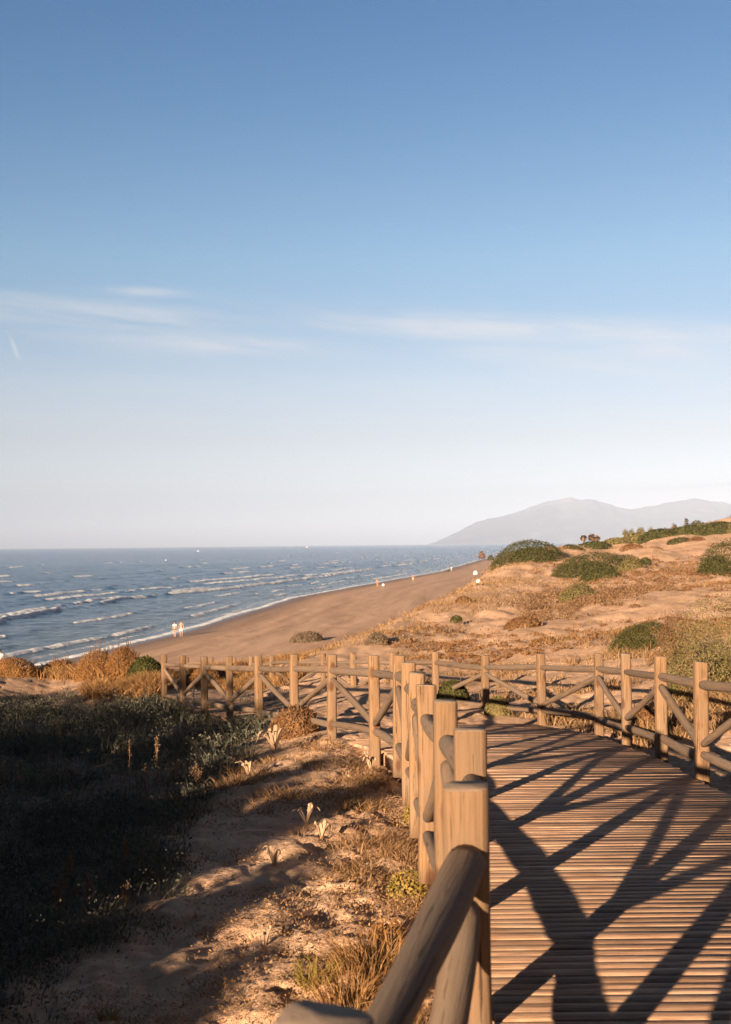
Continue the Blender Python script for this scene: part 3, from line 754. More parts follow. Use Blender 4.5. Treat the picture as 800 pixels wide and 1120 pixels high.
def tufts(pos, k, h, spread, wd, lean=0.5):
    n = len(pos); h = np.broadcast_to(h, (n,))
    base = np.repeat(pos, k, 0).copy(); hh = np.repeat(h, k) * (0.45 + 0.7 * rng.random(n * k))
    az = rng.random(n * k) * 6.283; rr_ = np.sqrt(rng.random(n * k)) * np.repeat(np.broadcast_to(spread, (n,)), k)
    a2 = az + rng.normal(0, 0.6, n * k)
    base[:, 0] += rr_ * np.cos(a2); base[:, 1] += rr_ * np.sin(a2); base[:, 2] -= 0.02
    return blade_mesh(base, hh, np.repeat(np.broadcast_to(wd, (n,)), k) * (0.6 + 0.8 * rng.random(n * k)), az, lean * rng.random(n * k), 0.5 * rng.random(n * k))
def leaf_quads(c, nrm, size, aspect=0.5):
    n = len(c)
    r_ = rng.normal(size=(n, 3)); a = np.cross(nrm, r_); a /= np.linalg.norm(a, axis=1)[:, None] + 1e-9
    b = np.cross(nrm, a); b /= np.linalg.norm(b, axis=1)[:, None] + 1e-9
    s = (size * (0.6 + 0.8 * rng.random(n)))[:, None]
    V = np.stack([c - a * s * 0.5, c + b * s * aspect * 0.5 - a * s * 0.05, c + a * s * 0.5, c - b * s * aspect * 0.5 - a * s * 0.05], 1).reshape(-1, 3)
    return V, np.arange(n)[:, None] * 4 + np.array([[0, 1, 2, 3]])
def dome_leaves(n, wx, wy, h, size, lumps=7, seed=1, shell=0.14):
    r_ = np.random.default_rng(seed)
    L = [(0, 0, 0, 0.93, 0.93, 0.96)]
    for i in range(lumps):
        a = r_.random() * 6.283; q = 0.35 + 0.35 * r_.random(); k = 0.32 + 0.28 * r_.random()
        L.append((q * math.cos(a), q * math.sin(a), 0.05 * r_.random(), k, k, (0.55 + 0.45 * r_.random()) * (1.05 - 0.5 * q)))
    L = np.array(L); vol = L[:, 3] * L[:, 4]; pk = r_.choice(len(L), n, p=vol / vol.sum())
    dr = r_.normal(size=(n, 3)); dr[:, 2] = np.abs(dr[:, 2]) * 1.0 - 0.12; dr /= np.linalg.norm(dr, axis=1)[:, None]
    rad = (1 - shell * r_.random(n) ** 1.5) * (1 + 0.03 * r_.normal(size=n))
    p = L[pk, :3] + dr * rad[:, None] * L[pk, 3:6]
    p[:, 2] = np.maximum(p[:, 2], 0.01)
    c = p * np.array([wx / 2, wy / 2, h])
    nm = dr + r_.normal(size=(n, 3)) * 0.6; nm /= np.linalg.norm(nm, axis=1)[:, None]
    return leaf_quads(c, nm, np.full(n, size))
def bush(u, v, wpx, hpx, mat, name, label, n=None, lpx=1.6, group=None, lumps=4, depth=0.95, dd=None, cat='bush', twigs=0):
    x, y, z, d = gnd(u, v)
    if dd: x, y = at(u, v, dd)[:2]; d = dd; z = gz(x, y)
    wx = wpx * d / FPX; h = hpx * d / FPX; wy = wx * depth
    x, y = x * (1 + 0.35 * wy / d), y + 0.35 * wy
    # base follows the ground under its near rim
    root = empty(name, (x, y, z - 0.04 * h), label, cat, group)
    size = max(lpx * d / FPX, 0.03)
    n = n or int(min(16000, max(700, 11 * wpx * hpx)))
    sd = int(rng.integers(1 << 30))
    V, F4 = dome_leaves(n, wx, wy, h, size, lumps, sd)
    # drape on the slope
    zz = ground_z(V[:, 0] + x, V[:, 1] + y, False)[0] - z
    V[:, 2] += np.repeat(zz.reshape(-1, 4).mean(1), 4)
    o = mesh_np('foliage', V, [F4], mat, root)
    mb = MB()
    for i in range(7):
        a = rng.random() * 6.28; q = 0.15 + 0.5 * rng.random()
        e = np.array([q * wx / 2 * math.cos(a), q * wy / 2 * math.sin(a), h * (0.55 - 0.3 * q)])
        mb.tube([(0, 0, -0.05 * h), e * 0.5 + (0, 0, 0.08 * h), e], [0.012 * wx + 0.008, 0.008 * wx + 0.006, 0.004 * wx + 0.002], 6)
    if twigs:
        for i in range(twigs):
            a = rng.random() * 6.28; q = 0.3 + 0.7 * rng.random()
            e = np.array([q * wx / 2 * math.cos(a), q * wy / 2 * math.sin(a), h * (1.12 - 0.55 * q * q) * (0.8 + 0.35 * rng.random())])
            s0 = e * np.array([0.55, 0.55, 0.3])
            e[2] += gz(x + e[0], y + e[1]) - z; s0[2] += gz(x + s0[0], y + s0[1]) - z
            mb.tube([s0, (s0 + e) / 2 + rng.normal(0, 0.05 * h, 3), e], [0.006 + 0.0004 * d, 0.004 + 0.0003 * d, 0.002 + 0.0002 * d], 4, False)
    mb.build('stems', M['bark'], root)
    return root

# ---- individual bushes on the dunes (picture position, width, height)
G1 = 'evergreen bushes on the dunes'
bush(577, 613, 92, 22, M['green'], 'dune_bush', 'dark green domed bush on the sea end of the dune ridge, against the water', group=G1, lumps=4)
bush(648, 628, 98, 25, M['green'], 'dune_bush', 'broad dark green bush on bare sand in the middle of the upper dune', group=G1)
bush(656, 636, 50, 15, M['green'], 'dune_bush', 'small low green bush just below the broad mid-dune bush', group=G1)
bush(690, 625, 30, 15, M['olive'], 'dune_bush', 'loose olive bush at the right foot of the broad mid-dune bush', group=G1)
bush(706, 617, 13, 8, M['green'], 'dune_bush', 'tiny round green bush beside the eroded sand scarp', group=G1)
bush(798, 629, 78, 42, M['green'], 'dune_bush', 'dark green bush on the upper dune cut off by the right picture edge', group=G1)
bush(633, 660, 42, 24, M['olive'], 'dune_bush', 'small olive bush among brown scrub halfway down the dune', group=G1)
bush(572, 687, 46, 13, M['brown'], 'dune_bush', 'low rusty brown shrub at the lower left end of the scrub band', group=G1)
bush(704, 711, 84, 30, M['green'], 'dune_bush', 'low spreading green bush on pale sand behind the landward fence', group=G1)
bush(780, 764, 150, 118, M['olive'], 'dune_bush', 'large rounded olive bush close behind the fence at right', n=26000, lpx=2.3, group=G1, lumps=11)
bush(740, 722, 58, 52, M['brown'], 'dune_bush', 'twiggy rusty shrub between the low green bush and the large olive bush', group=G1, n=5200, twigs=16)
bush(413, 706, 30, 14, M['grey'], 'dune_bush', 'grey brown shrub on the seaward dune edge above the fence', group=G1, twigs=20)
bush(336, 703, 36, 13, M['grey'], 'dune_bush', 'pale shrub with whitish flower heads on the edge above the beach', group=G1, twigs=20)
bush(507, 661, 20, 10, M['brown'], 'dune_bush', 'small dark rusty shrub on the dune edge below the white rocks', group=G1)
bush(499, 680, 14, 7, M['green'], 'dune_bush', 'tiny dark bush on the lower sand slope left of the scrub', group=G1)
bush(527, 611, 8, 9, M['brown'], 'dune_bush', 'upright brown shrub on the dune tip left of the domed bush', group=G1)
bush(537, 613, 8, 6, M['green'], 'dune_bush', 'tiny dark shrub tucked against the left foot of the domed bush', group=G1)
bush(745, 596, 34, 8, M['green'], 'dune_bush', 'flat green bush on the ridge above the sand scarp', group=G1)
bush(762, 595, 24, 8, M['brown'], 'dune_bush', 'flat red brown bush beside the flat green bush on the ridge', group=G1)
bush(496, 768, 38, 24, M['green'], 'dune_bush', 'green plant under the bottom rail beyond the bend, left of the dark shaded post', group=G1, lpx=3.4, twigs=12)
bush(545, 784, 32, 22, M['olive'], 'dune_bush', 'low olive plant beyond the bend, right of the dark shaded post', group=G1, lpx=3.4, twigs=12)
bush(703, 800, 40, 26, M['brown'], 'dune_bush', 'small rust red plant in the fence shadow behind the landward posts', group=G1, lpx=3.4)
bush(160, 754, 46, 30, M['green'], 'dune_bush', 'dark green shrub at the left end of the far fence', group=G1, lpx=3, dd=30)
bush(322, 806, 60, 34, M['brown'], 'dune_bush', 'rounded brown shrub against the foot of the far fence', group=G1, lpx=3.2, twigs=60)
GR = 'rusty shrubs on the hump above the beach'
for (u, v, w_, h_, dd_, lb) in [(18, 748, 60, 26, 32, 'rusty orange shrub on the hump at the left picture edge'), (66, 749, 50, 25, 33, 'low rusty shrub behind the bare patch of sand at left'),
                               (106, 758, 52, 36, 31, 'rusty shrub at the right end of the bare patch of sand'), (136, 760, 48, 40, 30.5, 'tall rusty shrub left of the dark green shrub at the fence end'),
                               (262, 742, 44, 20, 33, 'rusty shrub seen through the far fence below the beach'), (225, 748, 40, 20, 31, 'dark rusty shrub behind the left part of the far fence')]:
    bush(u, v, w_, h_, M['rust'], 'rusty_shrub', lb, group=GR, dd=dd_, twigs=26)
# ridge crowned with vegetation
G2 = 'ridge-top bushes'
for (u, v, w_, h_, mt, lb) in [(626, 602, 26, 7, 'green', 'flat green bush on the ridge left of the palms'), (650, 600, 40, 8, 'green', 'green bush at the foot of the little palms'),
                              (672, 595, 30, 7, 'olive', 'olive bush on the ridge right of the little palms'), (697, 592, 40, 10, 'olive', 'olive thicket on the ridge below the row of far trees'),
                              (722, 591, 54, 13, 'green', 'yellowish thicket on the ridge left of the spire tree'), (752, 588, 60, 13, 'green', 'green thicket on the ridge under the spire tree'),
                              (782, 585, 60, 14, 'green', 'olive thicket on the ridge near the right picture edge'), (806, 582, 36, 12, 'olive', 'olive thicket on the ridge cut off by the right picture edge'),
                              (690, 601, 26, 6, 'brown', 'red brown patch of shrub on the sand below the ridge thickets'), (716, 603, 22, 5, 'brown', 'low rusty shrub at the top of the sand scarp')]:
    bush(u, v, w_, h_, M[mt], 'ridge_bush', lb, group=G2, lpx=2.2, lumps=6)

# ---- far trees behind the ridge
def palm(u, vtop, d, hpx, label):
    p = at(u, vtop, d); h = hpx * d / FPX; zb = p[2] - h
    root = empty('palm_tree', (p[0], p[1], zb), label, 'palm tree', 'little palms on the ridge')
    mb = MB(); mb.tube([(0, 0, 0), (0.03 * h, 0, 0.4 * h), (0, 0, 0.72 * h)], [0.045 * h, 0.035 * h, 0.035 * h], 8); mb.build('trunk', M['bark'], root)
    mb = MB()
    for i in range(70):
        a = rng.random() * 6.28; e = rng.uniform(-1.3, 1.4); L_ = 0.29 * h
        s = np.array([math.cos(a) * math.cos(e), math.sin(a) * math.cos(e), math.sin(e)])
        q = np.cross(s, (0, 0, 1)); q /= np.linalg.norm(q) + 1e-6
        b0 = np.array([0, 0, 0.72 * h]); b1 = b0 + s * L_ * 0.6; b2 = b0 + s * L_ + np.array([0, 0, -0.10 * h])
        mb.add([b0, b1 + q * 0.07 * h, b2, b1 - q * 0.07 * h], [(0, 1, 2, 3)])
    mb.build('crown', M['dunegrass'], root)
palm(638.5, 583.5, 330, 15, 'leftmost of the three little palms standing on the ridge')
palm(647.5, 582, 335, 17, 'tallest of the three little palms, between the other two')
palm(653, 584, 330, 15, 'rightmost of the three little palms standing on the ridge')
def far_tree(u, vtop, d, wpx, hpx, label, mt='green', spire=False):
    p = at(u, vtop, d); w_ = wpx * d / FPX; h = hpx * d / FPX
    root = empty('ridge_tree', (p[0], p[1], p[2] - h), label, 'tree', 'trees showing above the ridge')
    mb = MB(); mb.tube([(0, 0, 0), (0, 0, 0.5 * h), (0, 0, 0.92 * h)], [0.05 * w_ + 0.1, 0.04 * w_ + 0.07, 0.05], 8)
    if not spire:
        for k in range(5):
            a = k * 1.3; mb.tube([(0, 0, 0.4 * h), (0.3 * w_ * math.cos(a), 0.3 * w_ * math.sin(a), 0.7 * h)], [0.03 * w_ + 0.05, 0.04], 6)
    mb.build('trunk', M['bark'], root)
    if spire:
        P_ = []; 
        for k in range(8):
            hh = h * (0.25 + 0.09 * k); r_ = w_ / 2 * (1 - 0.085 * k)
            for q in range(60):
                a = rng.random() * 6.28; t = rng.random(); P_.append((r_ * t * math.cos(a), r_ * t * math.sin(a), hh + 0.02 * h * t + rng.normal(0, 0.006 * h)))
        P_ = np.array(P_); N_ = rng.normal(size=P_.shape); N_[:, 2] += 1.0; N_ /= np.linalg.norm(N_, axis=1)[:, None]
        V, F4 = leaf_quads(P_, N_, np.full(len(P_), 0.30 * w_))
    else:
        V, F4 = dome_leaves(1100, w_, w_, h * 0.42, 0.10 * w_, 6, int(rng.integers(1 << 30)), 0.6); V[:, 2] += 0.56 * h
    mesh_np('crown', V, [F4], M[mt], root)
far_tree(684, 577, 420, 8, 18, 'first small round tree at the left end of the far tree row', 'olive')
far_tree(691, 576.5, 420, 7, 18, 'second round tree of the far tree row above the ridge', 'olive')
far_tree(701, 575, 425, 10, 18, 'third, wider round tree of the far tree row above the ridge', 'olive')
far_tree(712, 574.5, 425, 8, 18, 'last round tree at the right end of the far tree row', 'olive')
far_tree(737, 571, 420, 7, 16, 'small round tree left of the spire tree', 'green')
far_tree(751, 565.5, 425, 8, 24, 'thin spire-shaped tree rising above the ridge', 'green', True)
far_tree(763, 568.5, 425, 20, 18, 'broad dark tree right of the spire tree', 'green')

# ---- uncountable cover
def scatter(n, u0, u1, d0, d1, keep=None, logd=True):
    d = np.exp(rng.uniform(math.log(d0), math.log(d1), n)) if logd else rng.uniform(d0, d1, n)
    u = rng.uniform(u0, u1, n); x = (u - 400) / FPX * d; y = d
    if keep is not None:
        k = rng.random(n) < keep(x, y); x, y = x[k], y[k]
    z, s, dm = ground_z(x, y)
    ok = dm > 0.8
    return np.stack([x, y, z], 1)[ok]
def cat(parts):
    vs, f4, f3, o = [], [], [], 0
    for V, a, b in parts:
        vs.append(V); f4.append(a + o)
        if len(b): f3.append(b + o)
        o += len(V)
    return np.concatenate(vs), [np.concatenate(f4)] + ([np.concatenate(f3)] if f3 else [])
def in_deck(x, y):
    return (x > poly_at(LEFT, y) - 0.05) & (x < poly_at(RIGHT, y) + 0.05) & (y < 38)
# dark scrub of the left field
P1 = scatter(16500, -460, 420, 4.2, 28.5, lambda x, y: scrub_mask(x, y) * (~in_deck(x, y)) * np.clip(0.55 + 1.6 * fbm(x * 0.8, y * 0.8, 3, 62), 0.05, 1))
hh = 0.16 + 0.30 * np.clip(0.5 + fbm(P1[:, 0] * 0.7, P1[:, 1] * 0.7, 3, 63), 0, 1) * rng.random(len(P1)) ** 0.7
hh = hh * (1 - 0.35 * sst(20, 28, P1[:, 1])) * (0.5 + 0.5 * sst(6, 14, P1[:, 1]))
pt = [tufts(P1, 9, hh, 0.10, 0.0015 + 0.0006 * P1[:, 1], 0.9)]
# small leaves in the scrub
k = 12; cc = np.repeat(P1, k, 0) + rng.normal(0, 0.07, (len(P1) * k, 3)); cc[:, 2] = np.repeat(P1[:, 2], k) + np.repeat(hh, k) * rng.random(len(cc)) * 0.85
nn = rng.normal(size=cc.shape); nn /= np.linalg.norm(nn, axis=1)[:, None]
V, F4 = leaf_quads(cc, nn, 0.016 + 0.0016 * cc[:, 1], 0.5); pt.append((V, F4, np.zeros((0, 3), int)))
V, FL = cat(pt)
tag(mesh_np('low_scrub', V, FL, M['scrub']), 'dark shaded low scrub covering the left foreground', 'scrub', None, 'stuff')
PW_ = scatter(760, -460, 420, 5.0, 27.5, scrub_mask)
hw = (0.22 + 0.32 * rng.random(len(PW_))) * (0.55 + 0.45 * sst(6, 14, PW_[:, 1]))
k = 14; cc = np.repeat(PW_, k, 0) + rng.normal(0, 0.05, (len(PW_) * k, 3)); cc[:, 2] = np.repeat(PW_[:, 2], k) + np.repeat(hw, k) * (0.55 + 0.5 * rng.random(len(cc)))
nn = rng.normal(size=cc.shape); nn /= np.linalg.norm(nn, axis=1)[:, None]
V1, F1 = leaf_quads(cc, nn, 0.006 + 0.0014 * cc[:, 1], 0.6)
V, FL = cat([tufts(PW_, 4, hw, 0.05, 0.0015 + 0.0004 * PW_[:, 1], 0.5), (V1, F1, np.zeros((0, 3), int))])
tag(mesh_np('seeding_weeds', V, FL, M['weed']), 'greyish seeding weeds sprinkled through the shaded scrub', 'weeds', None, 'stuff')
# dry orange grass: the hump at left, around the fence bend
def hump(x, y):
    uu = x / y * FPX + 400
    a = sst(29.5, 31.5, y) * (1 - sst(36, 39, y)) * (uu < 330)
    patch = (1 - sst(92, 108, uu)) * (1 - sst(31.5, 32.5, y))      # the bare sand patch stays free
    return a * (1 - patch)
P2 = scatter(42000, -330, 330, 29.5, 39, lambda x, y: hump(x, y) * np.clip(0.5 + 2 * fbm(x * 0.5, y * 0.5, 3, 64), 0.05, 1))
P2b = scatter(9000, 60, 330, 26.8, 33, lambda x, y: (x < -4.9) * np.clip(0.3 + 2 * fbm(x * 0.6, y * 0.6, 3, 65), 0.02, 1) * ((x / y * FPX + 400) > 95))
P2 = np.concatenate([P2, P2b])
h2 = 0.15 + 0.34 * np.clip(0.45 + 1.2 * fbm(P2[:, 0] * 0.45, P2[:, 1] * 0.45, 3, 66), 0, 1)
V, FL = cat([tufts(P2, 8, h2, 0.16, 0.020, 1.0)])
tag(mesh_np('dry_grass', V, FL, M['drygrass']), 'dry orange grass on the hump above the beach at left', 'grass', None, 'stuff')
# litter and dry grass beside the near fence and the bend
def fence_strip(x, y):
    e = poly_at(LEFT, y)
    m = sst(-1.0, -0.15, x - e) * (x < e - 0.02) * (y < 12.5)
    m2 = ((x > -1.6) & (x < e - 0.05)) * sst(10.5, 11.6, y) * (1 - sst(14.5, 16.0, y)) * 0.8
    return np.maximum(m * np.clip(0.45 + 1.8 * fbm(x * 1.5, y * 1.5, 3, 67), 0.04, 1), m2 * np.clip(0.5 + 1.5 * fbm(x * 2, y * 2, 2, 68), 0, 1))
P3 = scatter(15000, 150, 470, 3.4, 16, fence_strip)
h3 = 0.025 + 0.12 * np.clip(0.4 + 1.4 * fbm(P3[:, 0] * 1.3, P3[:, 1] * 1.3, 3, 69), 0, 1)
V, FL = cat([tufts(P3, 9, h3, 0.07, 0.0018 + 0.00045 * P3[:, 1], 1.6)])
tag(mesh_np('dry_grass', V, FL, M['litter']), 'sparse dry grass and litter along the foot of the near fence', 'grass', None, 'stuff')
# dead leaves, twigs and clods lying on the near sand
P7 = scatter(16000, 60, 470, 3.6, 17, lambda x, y: (x < poly_at(LEFT, y) - 0.03) * np.clip(0.22 + 1.5 * fbm(x * 1.6, y * 1.6, 3, 78) + 0.5 * sst(-0.9, -0.1, x - poly_at(LEFT, y)), 0.03, 1))
k = 3; cc = np.repeat(P7, k, 0) + rng.normal(0, 0.035, (len(P7) * k, 3)); cc[:, 2] = np.repeat(P7[:, 2], k) + 0.012 + 0.02 * rng.random(len(cc))
nn = rng.normal(size=cc.shape); nn[:, 2] += 1.0; nn /= np.linalg.norm(nn, axis=1)[:, None]
V1, F1 = leaf_quads(cc, nn, 0.010 + 0.0014 * cc[:, 1], 0.4)
sel = rng.random(len(P7)) < 0.35
V, FL = cat([(V1, F1, np.zeros((0, 3), int)), tufts(P7[sel], 3, np.full(sel.sum(), 0.06), 0.05, 0.004, 2.2)])
tag(mesh_np('leaf_litter', V, FL, M['litter']), 'dead leaves and twigs littering the near sand', 'litter', None, 'stuff')
# grass and brown scrub over the dunes
def dune_keep(x, y):
    uu = x / y * FPX + 400
    n_ = np.clip(0.02 + 2.6 * fbm(x * 0.16, y * 0.07, 4, 72), 0.0, 1) ** 1.3
    s_ = shore_s(x, y)
    edge = np.exp(-((s_ - (36 + 0.02 * y)) / 9) ** 2) * (y > 38)
    vv = 596 + (1.6 - dune_z(x, y)) * FPX / y
    bare = sst(455, 520, uu) * sst(664, 674, vv + (uu - 560) * 0.10)
    return np.clip(n_ * 0.62 + edge * 0.26, 0, 1) * (1 - 0.93 * bare) * (1 - 0.45 * sst(500, 580, uu)) * ~in_deck(x, y)
P4 = scatter(26000, 300, 830, 36, 215, dune_keep)
h4 = (0.10 + 0.22 * rng.random(len(P4))) * (0.7 + P4[:, 1] / 260)
V, FL = cat([tufts(P4, 7, h4, 0.22 + 0.0035 * P4[:, 1], 0.006 + 0.00045 * P4[:, 1], 1.0)])
tag(mesh_np('dune_grass', V, FL, M['dunegrass']), 'thin dry grass and brown scrub patches over the dune slope', 'grass', None, 'stuff')
def band_keep(x, y):
    uu = x / y * FPX + 400; vv = 596 + (1.6 - dune_z(x, y)) * FPX / y
    line = 690 - (uu - 560) * 0.20
    a = np.exp(-((vv - line + 16) / 12) ** 2) * sst(560, 600, uu) * (1 - sst(770, 800, uu))
    return a * np.clip(0.35 + 2.6 * fbm(x * 0.22, y * 0.12, 3, 74), 0, 1)
def mounds(P, rad, h, k, size):
    n = len(P); dr = rng.normal(size=(n * k, 3)); dr[:, 2] = np.abs(dr[:, 2]); dr /= np.linalg.norm(dr, axis=1)[:, None]
    q = (0.55 + 0.45 * rng.random(n * k))[:, None] * dr
    c = np.repeat(P, k, 0) + q * np.stack([np.repeat(rad, k), np.repeat(rad, k), np.repeat(h, k)], 1)
    nm = dr + 0.7 * rng.normal(size=dr.shape); nm /= np.linalg.norm(nm, axis=1)[:, None]
    V, F4 = leaf_quads(c, nm, np.repeat(size, k), 0.45)
    return V, F4, np.zeros((0, 3), int)
P5 = scatter(3000, 555, 805, 38, 100, band_keep)
r5 = (0.22 + 0.45 * rng.random(len(P5)) ** 2) * (0.6 + P5[:, 1] / 110)
V, FL = cat([mounds(P5, r5, r5 * (0.45 + 0.25 * rng.random(len(P5))), 60, 0.03 + 0.0013 * P5[:, 1]), tufts(P5, 9, r5 * 0.6, r5, 0.005 + 0.0004 * P5[:, 1], 0.7)])
tag(mesh_np('heath_scrub', V, FL, M['heath']), 'band of grey brown heath scrub running across the middle of the dune', 'scrub', None, 'stuff')
P5 = scatter(5200, 400, 840, 30, 215, lambda x, y: np.clip(-0.05 + 2.4 * fbm(x * 0.12 + 40, y * 0.06, 3, 77), 0, 1) * (shore_s(x, y) > 34) * ~in_deck(x, y))
r5 = (0.14 + 0.5 * rng.random(len(P5)) ** 3) * (0.6 + P5[:, 1] / 110)
V, FL = cat([mounds(P5, r5, r5 * 0.55, 40, 0.025 + 0.0013 * P5[:, 1])])
tag(mesh_np('dune_scrub', V, FL, M['brown']), 'small rusty cushions of scrub speckled over the dune slope', 'scrub', None, 'stuff')
# plants behind the landward fence
P6 = scatter(7000, 420, 840, 15, 34, lambda x, y: (x > poly_at(RIGHT, y) + 0.1) * np.clip(0.05 + 1.8 * fbm(x * 0.7, y * 0.7, 3, 75), 0, 1))
V, FL = cat([tufts(P6, 8, 0.10 + 0.22 * rng.random(len(P6)), 0.10, 0.016, 1.0)])
tag(mesh_np('dry_grass', V, FL, M['dunegrass']), 'scattered dry tufts on the sand behind the landward fence', 'grass', None, 'stuff')

# ---- tufts by the near fence, countable
def tuft(u, v, hpx, wpx, mat, name, label, k=160, group=None, wd=None):
    x, y, z, d = gnd(u, v); h = hpx * d / FPX; w_ = wpx * d / FPX
    V, F4, F3 = tufts(np.zeros((1, 3)), k, np.array([h]), w_ / 2, wd or (0.004 + 0.0004 * d), 0.9)
    o = mesh_np(name, V, [F4, F3], mat, None, False, (x, y, gz(x, y)))
    return tag(o, label, 'plant', group)
GT = 'tufts at the foot of the near fence'
bush(461, 903, 42, 34, M['yellowgreen'], 'low_plant', 'yellow green plant under the cut-off foot of a near fence post', group='leafy plants at the near fence', lpx=4.5, n=900, cat='plant')
bush(446, 988, 52, 36, M['yellowgreen'], 'low_plant', 'yellow green plant right beside the near handrail, halfway down', group='leafy plants at the near fence', lpx=5.5, n=900, cat='plant')
bush(425, 1040, 46, 34, M['rust'], 'low_plant', 'rusty leafy plant between the green plant and the orange tuft', group='leafy plants at the near fence', lpx=5.5, n=800, cat='plant')
tuft(408, 1066, 44, 80, M['drygrass'], 'grass_tuft', 'orange dry tuft left of the near handrail', 520, GT)
tuft(385, 1108, 46, 70, M['drygrass'], 'grass_tuft', 'orange dry tuft at the bottom edge beside the rounded post top', 460, GT)
tuft(345, 1080, 34, 36, M['yellowgreen'], 'grass_tuft', 'small green tipped tuft in lit sand near the bottom edge', 200, GT)
tuft(118, 1116, 20, 20, M['yellowgreen'], 'grass_tuft', 'little bright tuft at the bottom edge on the shadow line', 70, GT)

# dead sea-daffodil clumps: arching pale leaves
def daffodil(u, v, hpx, nl, label):
    x, y, z, d = gnd(u, v); h = hpx * d / FPX
    root = empty('withered_plant', (x, y, gz(x, y) - 0.01), label, 'plant', 'withered pale plants on the sand')
    for i in range(nl):
        a = rng.random() * 6.28; L_ = h * rng.uniform(0.8, 1.5); wd = 0.05 * h + 0.004
        ts = np.linspace(0, 1, 7); rise = rng.uniform(0.7, 1.0) * h; out = rng.uniform(0.3, 0.9) * h
        px_ = np.stack([out * ts * math.cos(a), out * ts * math.sin(a), rise * np.sin(ts * rng.uniform(1.7, 2.7))], 1)
        q = np.array([-math.sin(a), math.cos(a), 0]); ww = wd * np.array([0.8, 1, 1, 1, 0.9, 0.6, 0.15])
        V = np.concatenate([px_ + q * ww[:, None], px_ - q * ww[:, None] + np.array([0, 0, 0.006])])
        F4 = [(j, j + 1, j + 8, j + 7) for j in range(6)]
        mesh_np('leaf', V, [np.array(F4)], M['pale'], root)
    mb = MB()
    for i in range(3):
        a = rng.random() * 6.28; e = np.array([0.35 * h * math.cos(a), 0.35 * h * math.sin(a), h * rng.uniform(0.7, 1.1)])
        mb.tube([(0, 0, 0), e * 0.6 + (0, 0, 0.1 * h), e], [0.05 * h * 0.5, 0.03 * h * 0.5, 0.02 * h], 6)
        mb.ball(e, (0.07 * h, 0.07 * h, 0.09 * h), 8, 5, int(rng.integers(1000)), 0.3)
    mb.build('seed_stalk', M['pale'], root)
daffodil(300, 825, 30, 9, 'withered plant with arching whitish leaves in front of the rounded brown shrub')
daffodil(272, 850, 18, 5, 'small whitish plant just left of the lit sand corner')
daffodil(335, 905, 22, 7, 'pale clump beside the tip of the shadow tongue')
daffodil(352, 918, 20, 6, 'pale clump right of the shadow tongue tip')
daffodil(300, 950, 22, 6, 'pale bent plant with a round white head on the lit sand')
daffodil(405, 845, 18, 5, 'pale withered clump near the fence bend')
daffodil(290, 1035, 22, 4, 'single pale stub standing in lit sand lower down')
# tall dry stalks that reach out of the shadow
def stalk(u, vtop, d, n, label, h=None):
    p = at(u, vtop, d); zb = gz(p[0], p[1]); h = max(0.25, p[2] - zb)
    root = empty('dry_stalk', (p[0], p[1], zb), label, 'plant', 'tall dry stalks in the shaded scrub')
    for i in range(n):
        mb = MB(); mc = MB(); a = rng.random() * 6.28; e = np.array([0.16 * h * math.cos(a) * (i > 0), 0.16 * h * math.sin(a) * (i > 0), h * (1 - 0.22 * (i > 0) * rng.random())])
        pts = np.array([(0, 0, -0.03), e * np.array([0.3, 0.3, 0.5]), e])
        mb.tube(pts, [0.005, 0.004, 0.002], 5)
        m_ = 60; t = 0.45 + 0.55 * rng.random(m_)
        c = e * np.stack([t, t, t], 1) + rng.normal(0, 0.013, (m_, 3)); nn = rng.normal(size=(m_, 3)); nn /= np.linalg.norm(nn, axis=1)[:, None]
        V, F4 = leaf_quads(c, nn, np.full(m_, 0.022), 0.6); mc.add(V, F4)
        mb.build('stem', M['stalk'], root); mc.build('seed_head', M['stalk'], root)
for (u, v, d, n, lb) in [(142, 808, 13.0, 1, 'single upright dry stalk at the left of the middle stalk row'), (172, 806, 13.3, 2, 'tallest dry stalk of the middle row in the shaded scrub'),
                         (194, 824, 12.6, 2, 'leaning dry stalks just right of the tallest middle stalk'), (158, 838, 12.0, 1, 'short dry stalk below the middle stalk row'),
                         (215, 843, 12.4, 3, 'dry stalk clump near the lit sand at the right end of the row'), (78, 954, 8.2, 3, 'sunlit dry stalk leaning right in the lower left scrub'),
                         (136, 938, 8.6, 2, 'paired sunlit stalks right of the leaning stalk'), (64, 994, 7.3, 3, 'bushy sunlit stalk at the lower left'),
                         (97, 986, 7.4, 1, 'thin sunlit stalk between the bushy one and the slanting one'), (138, 993, 7.2, 1, 'slanting sunlit stalk at the edge of the shaded sand'),
                         (66, 785, 17, 2, 'greyish stalk in deep shade at the far left'), (5, 835, 12.0, 2, 'pale stalk at the left picture edge'),
                         (212, 742, 24, 2, 'dark branching stalk standing in front of the far fence'), (258, 786, 18, 3, 'brown branching stalk left of the arching whitish plant')]:
    stalk(u, v, d, n, lb)

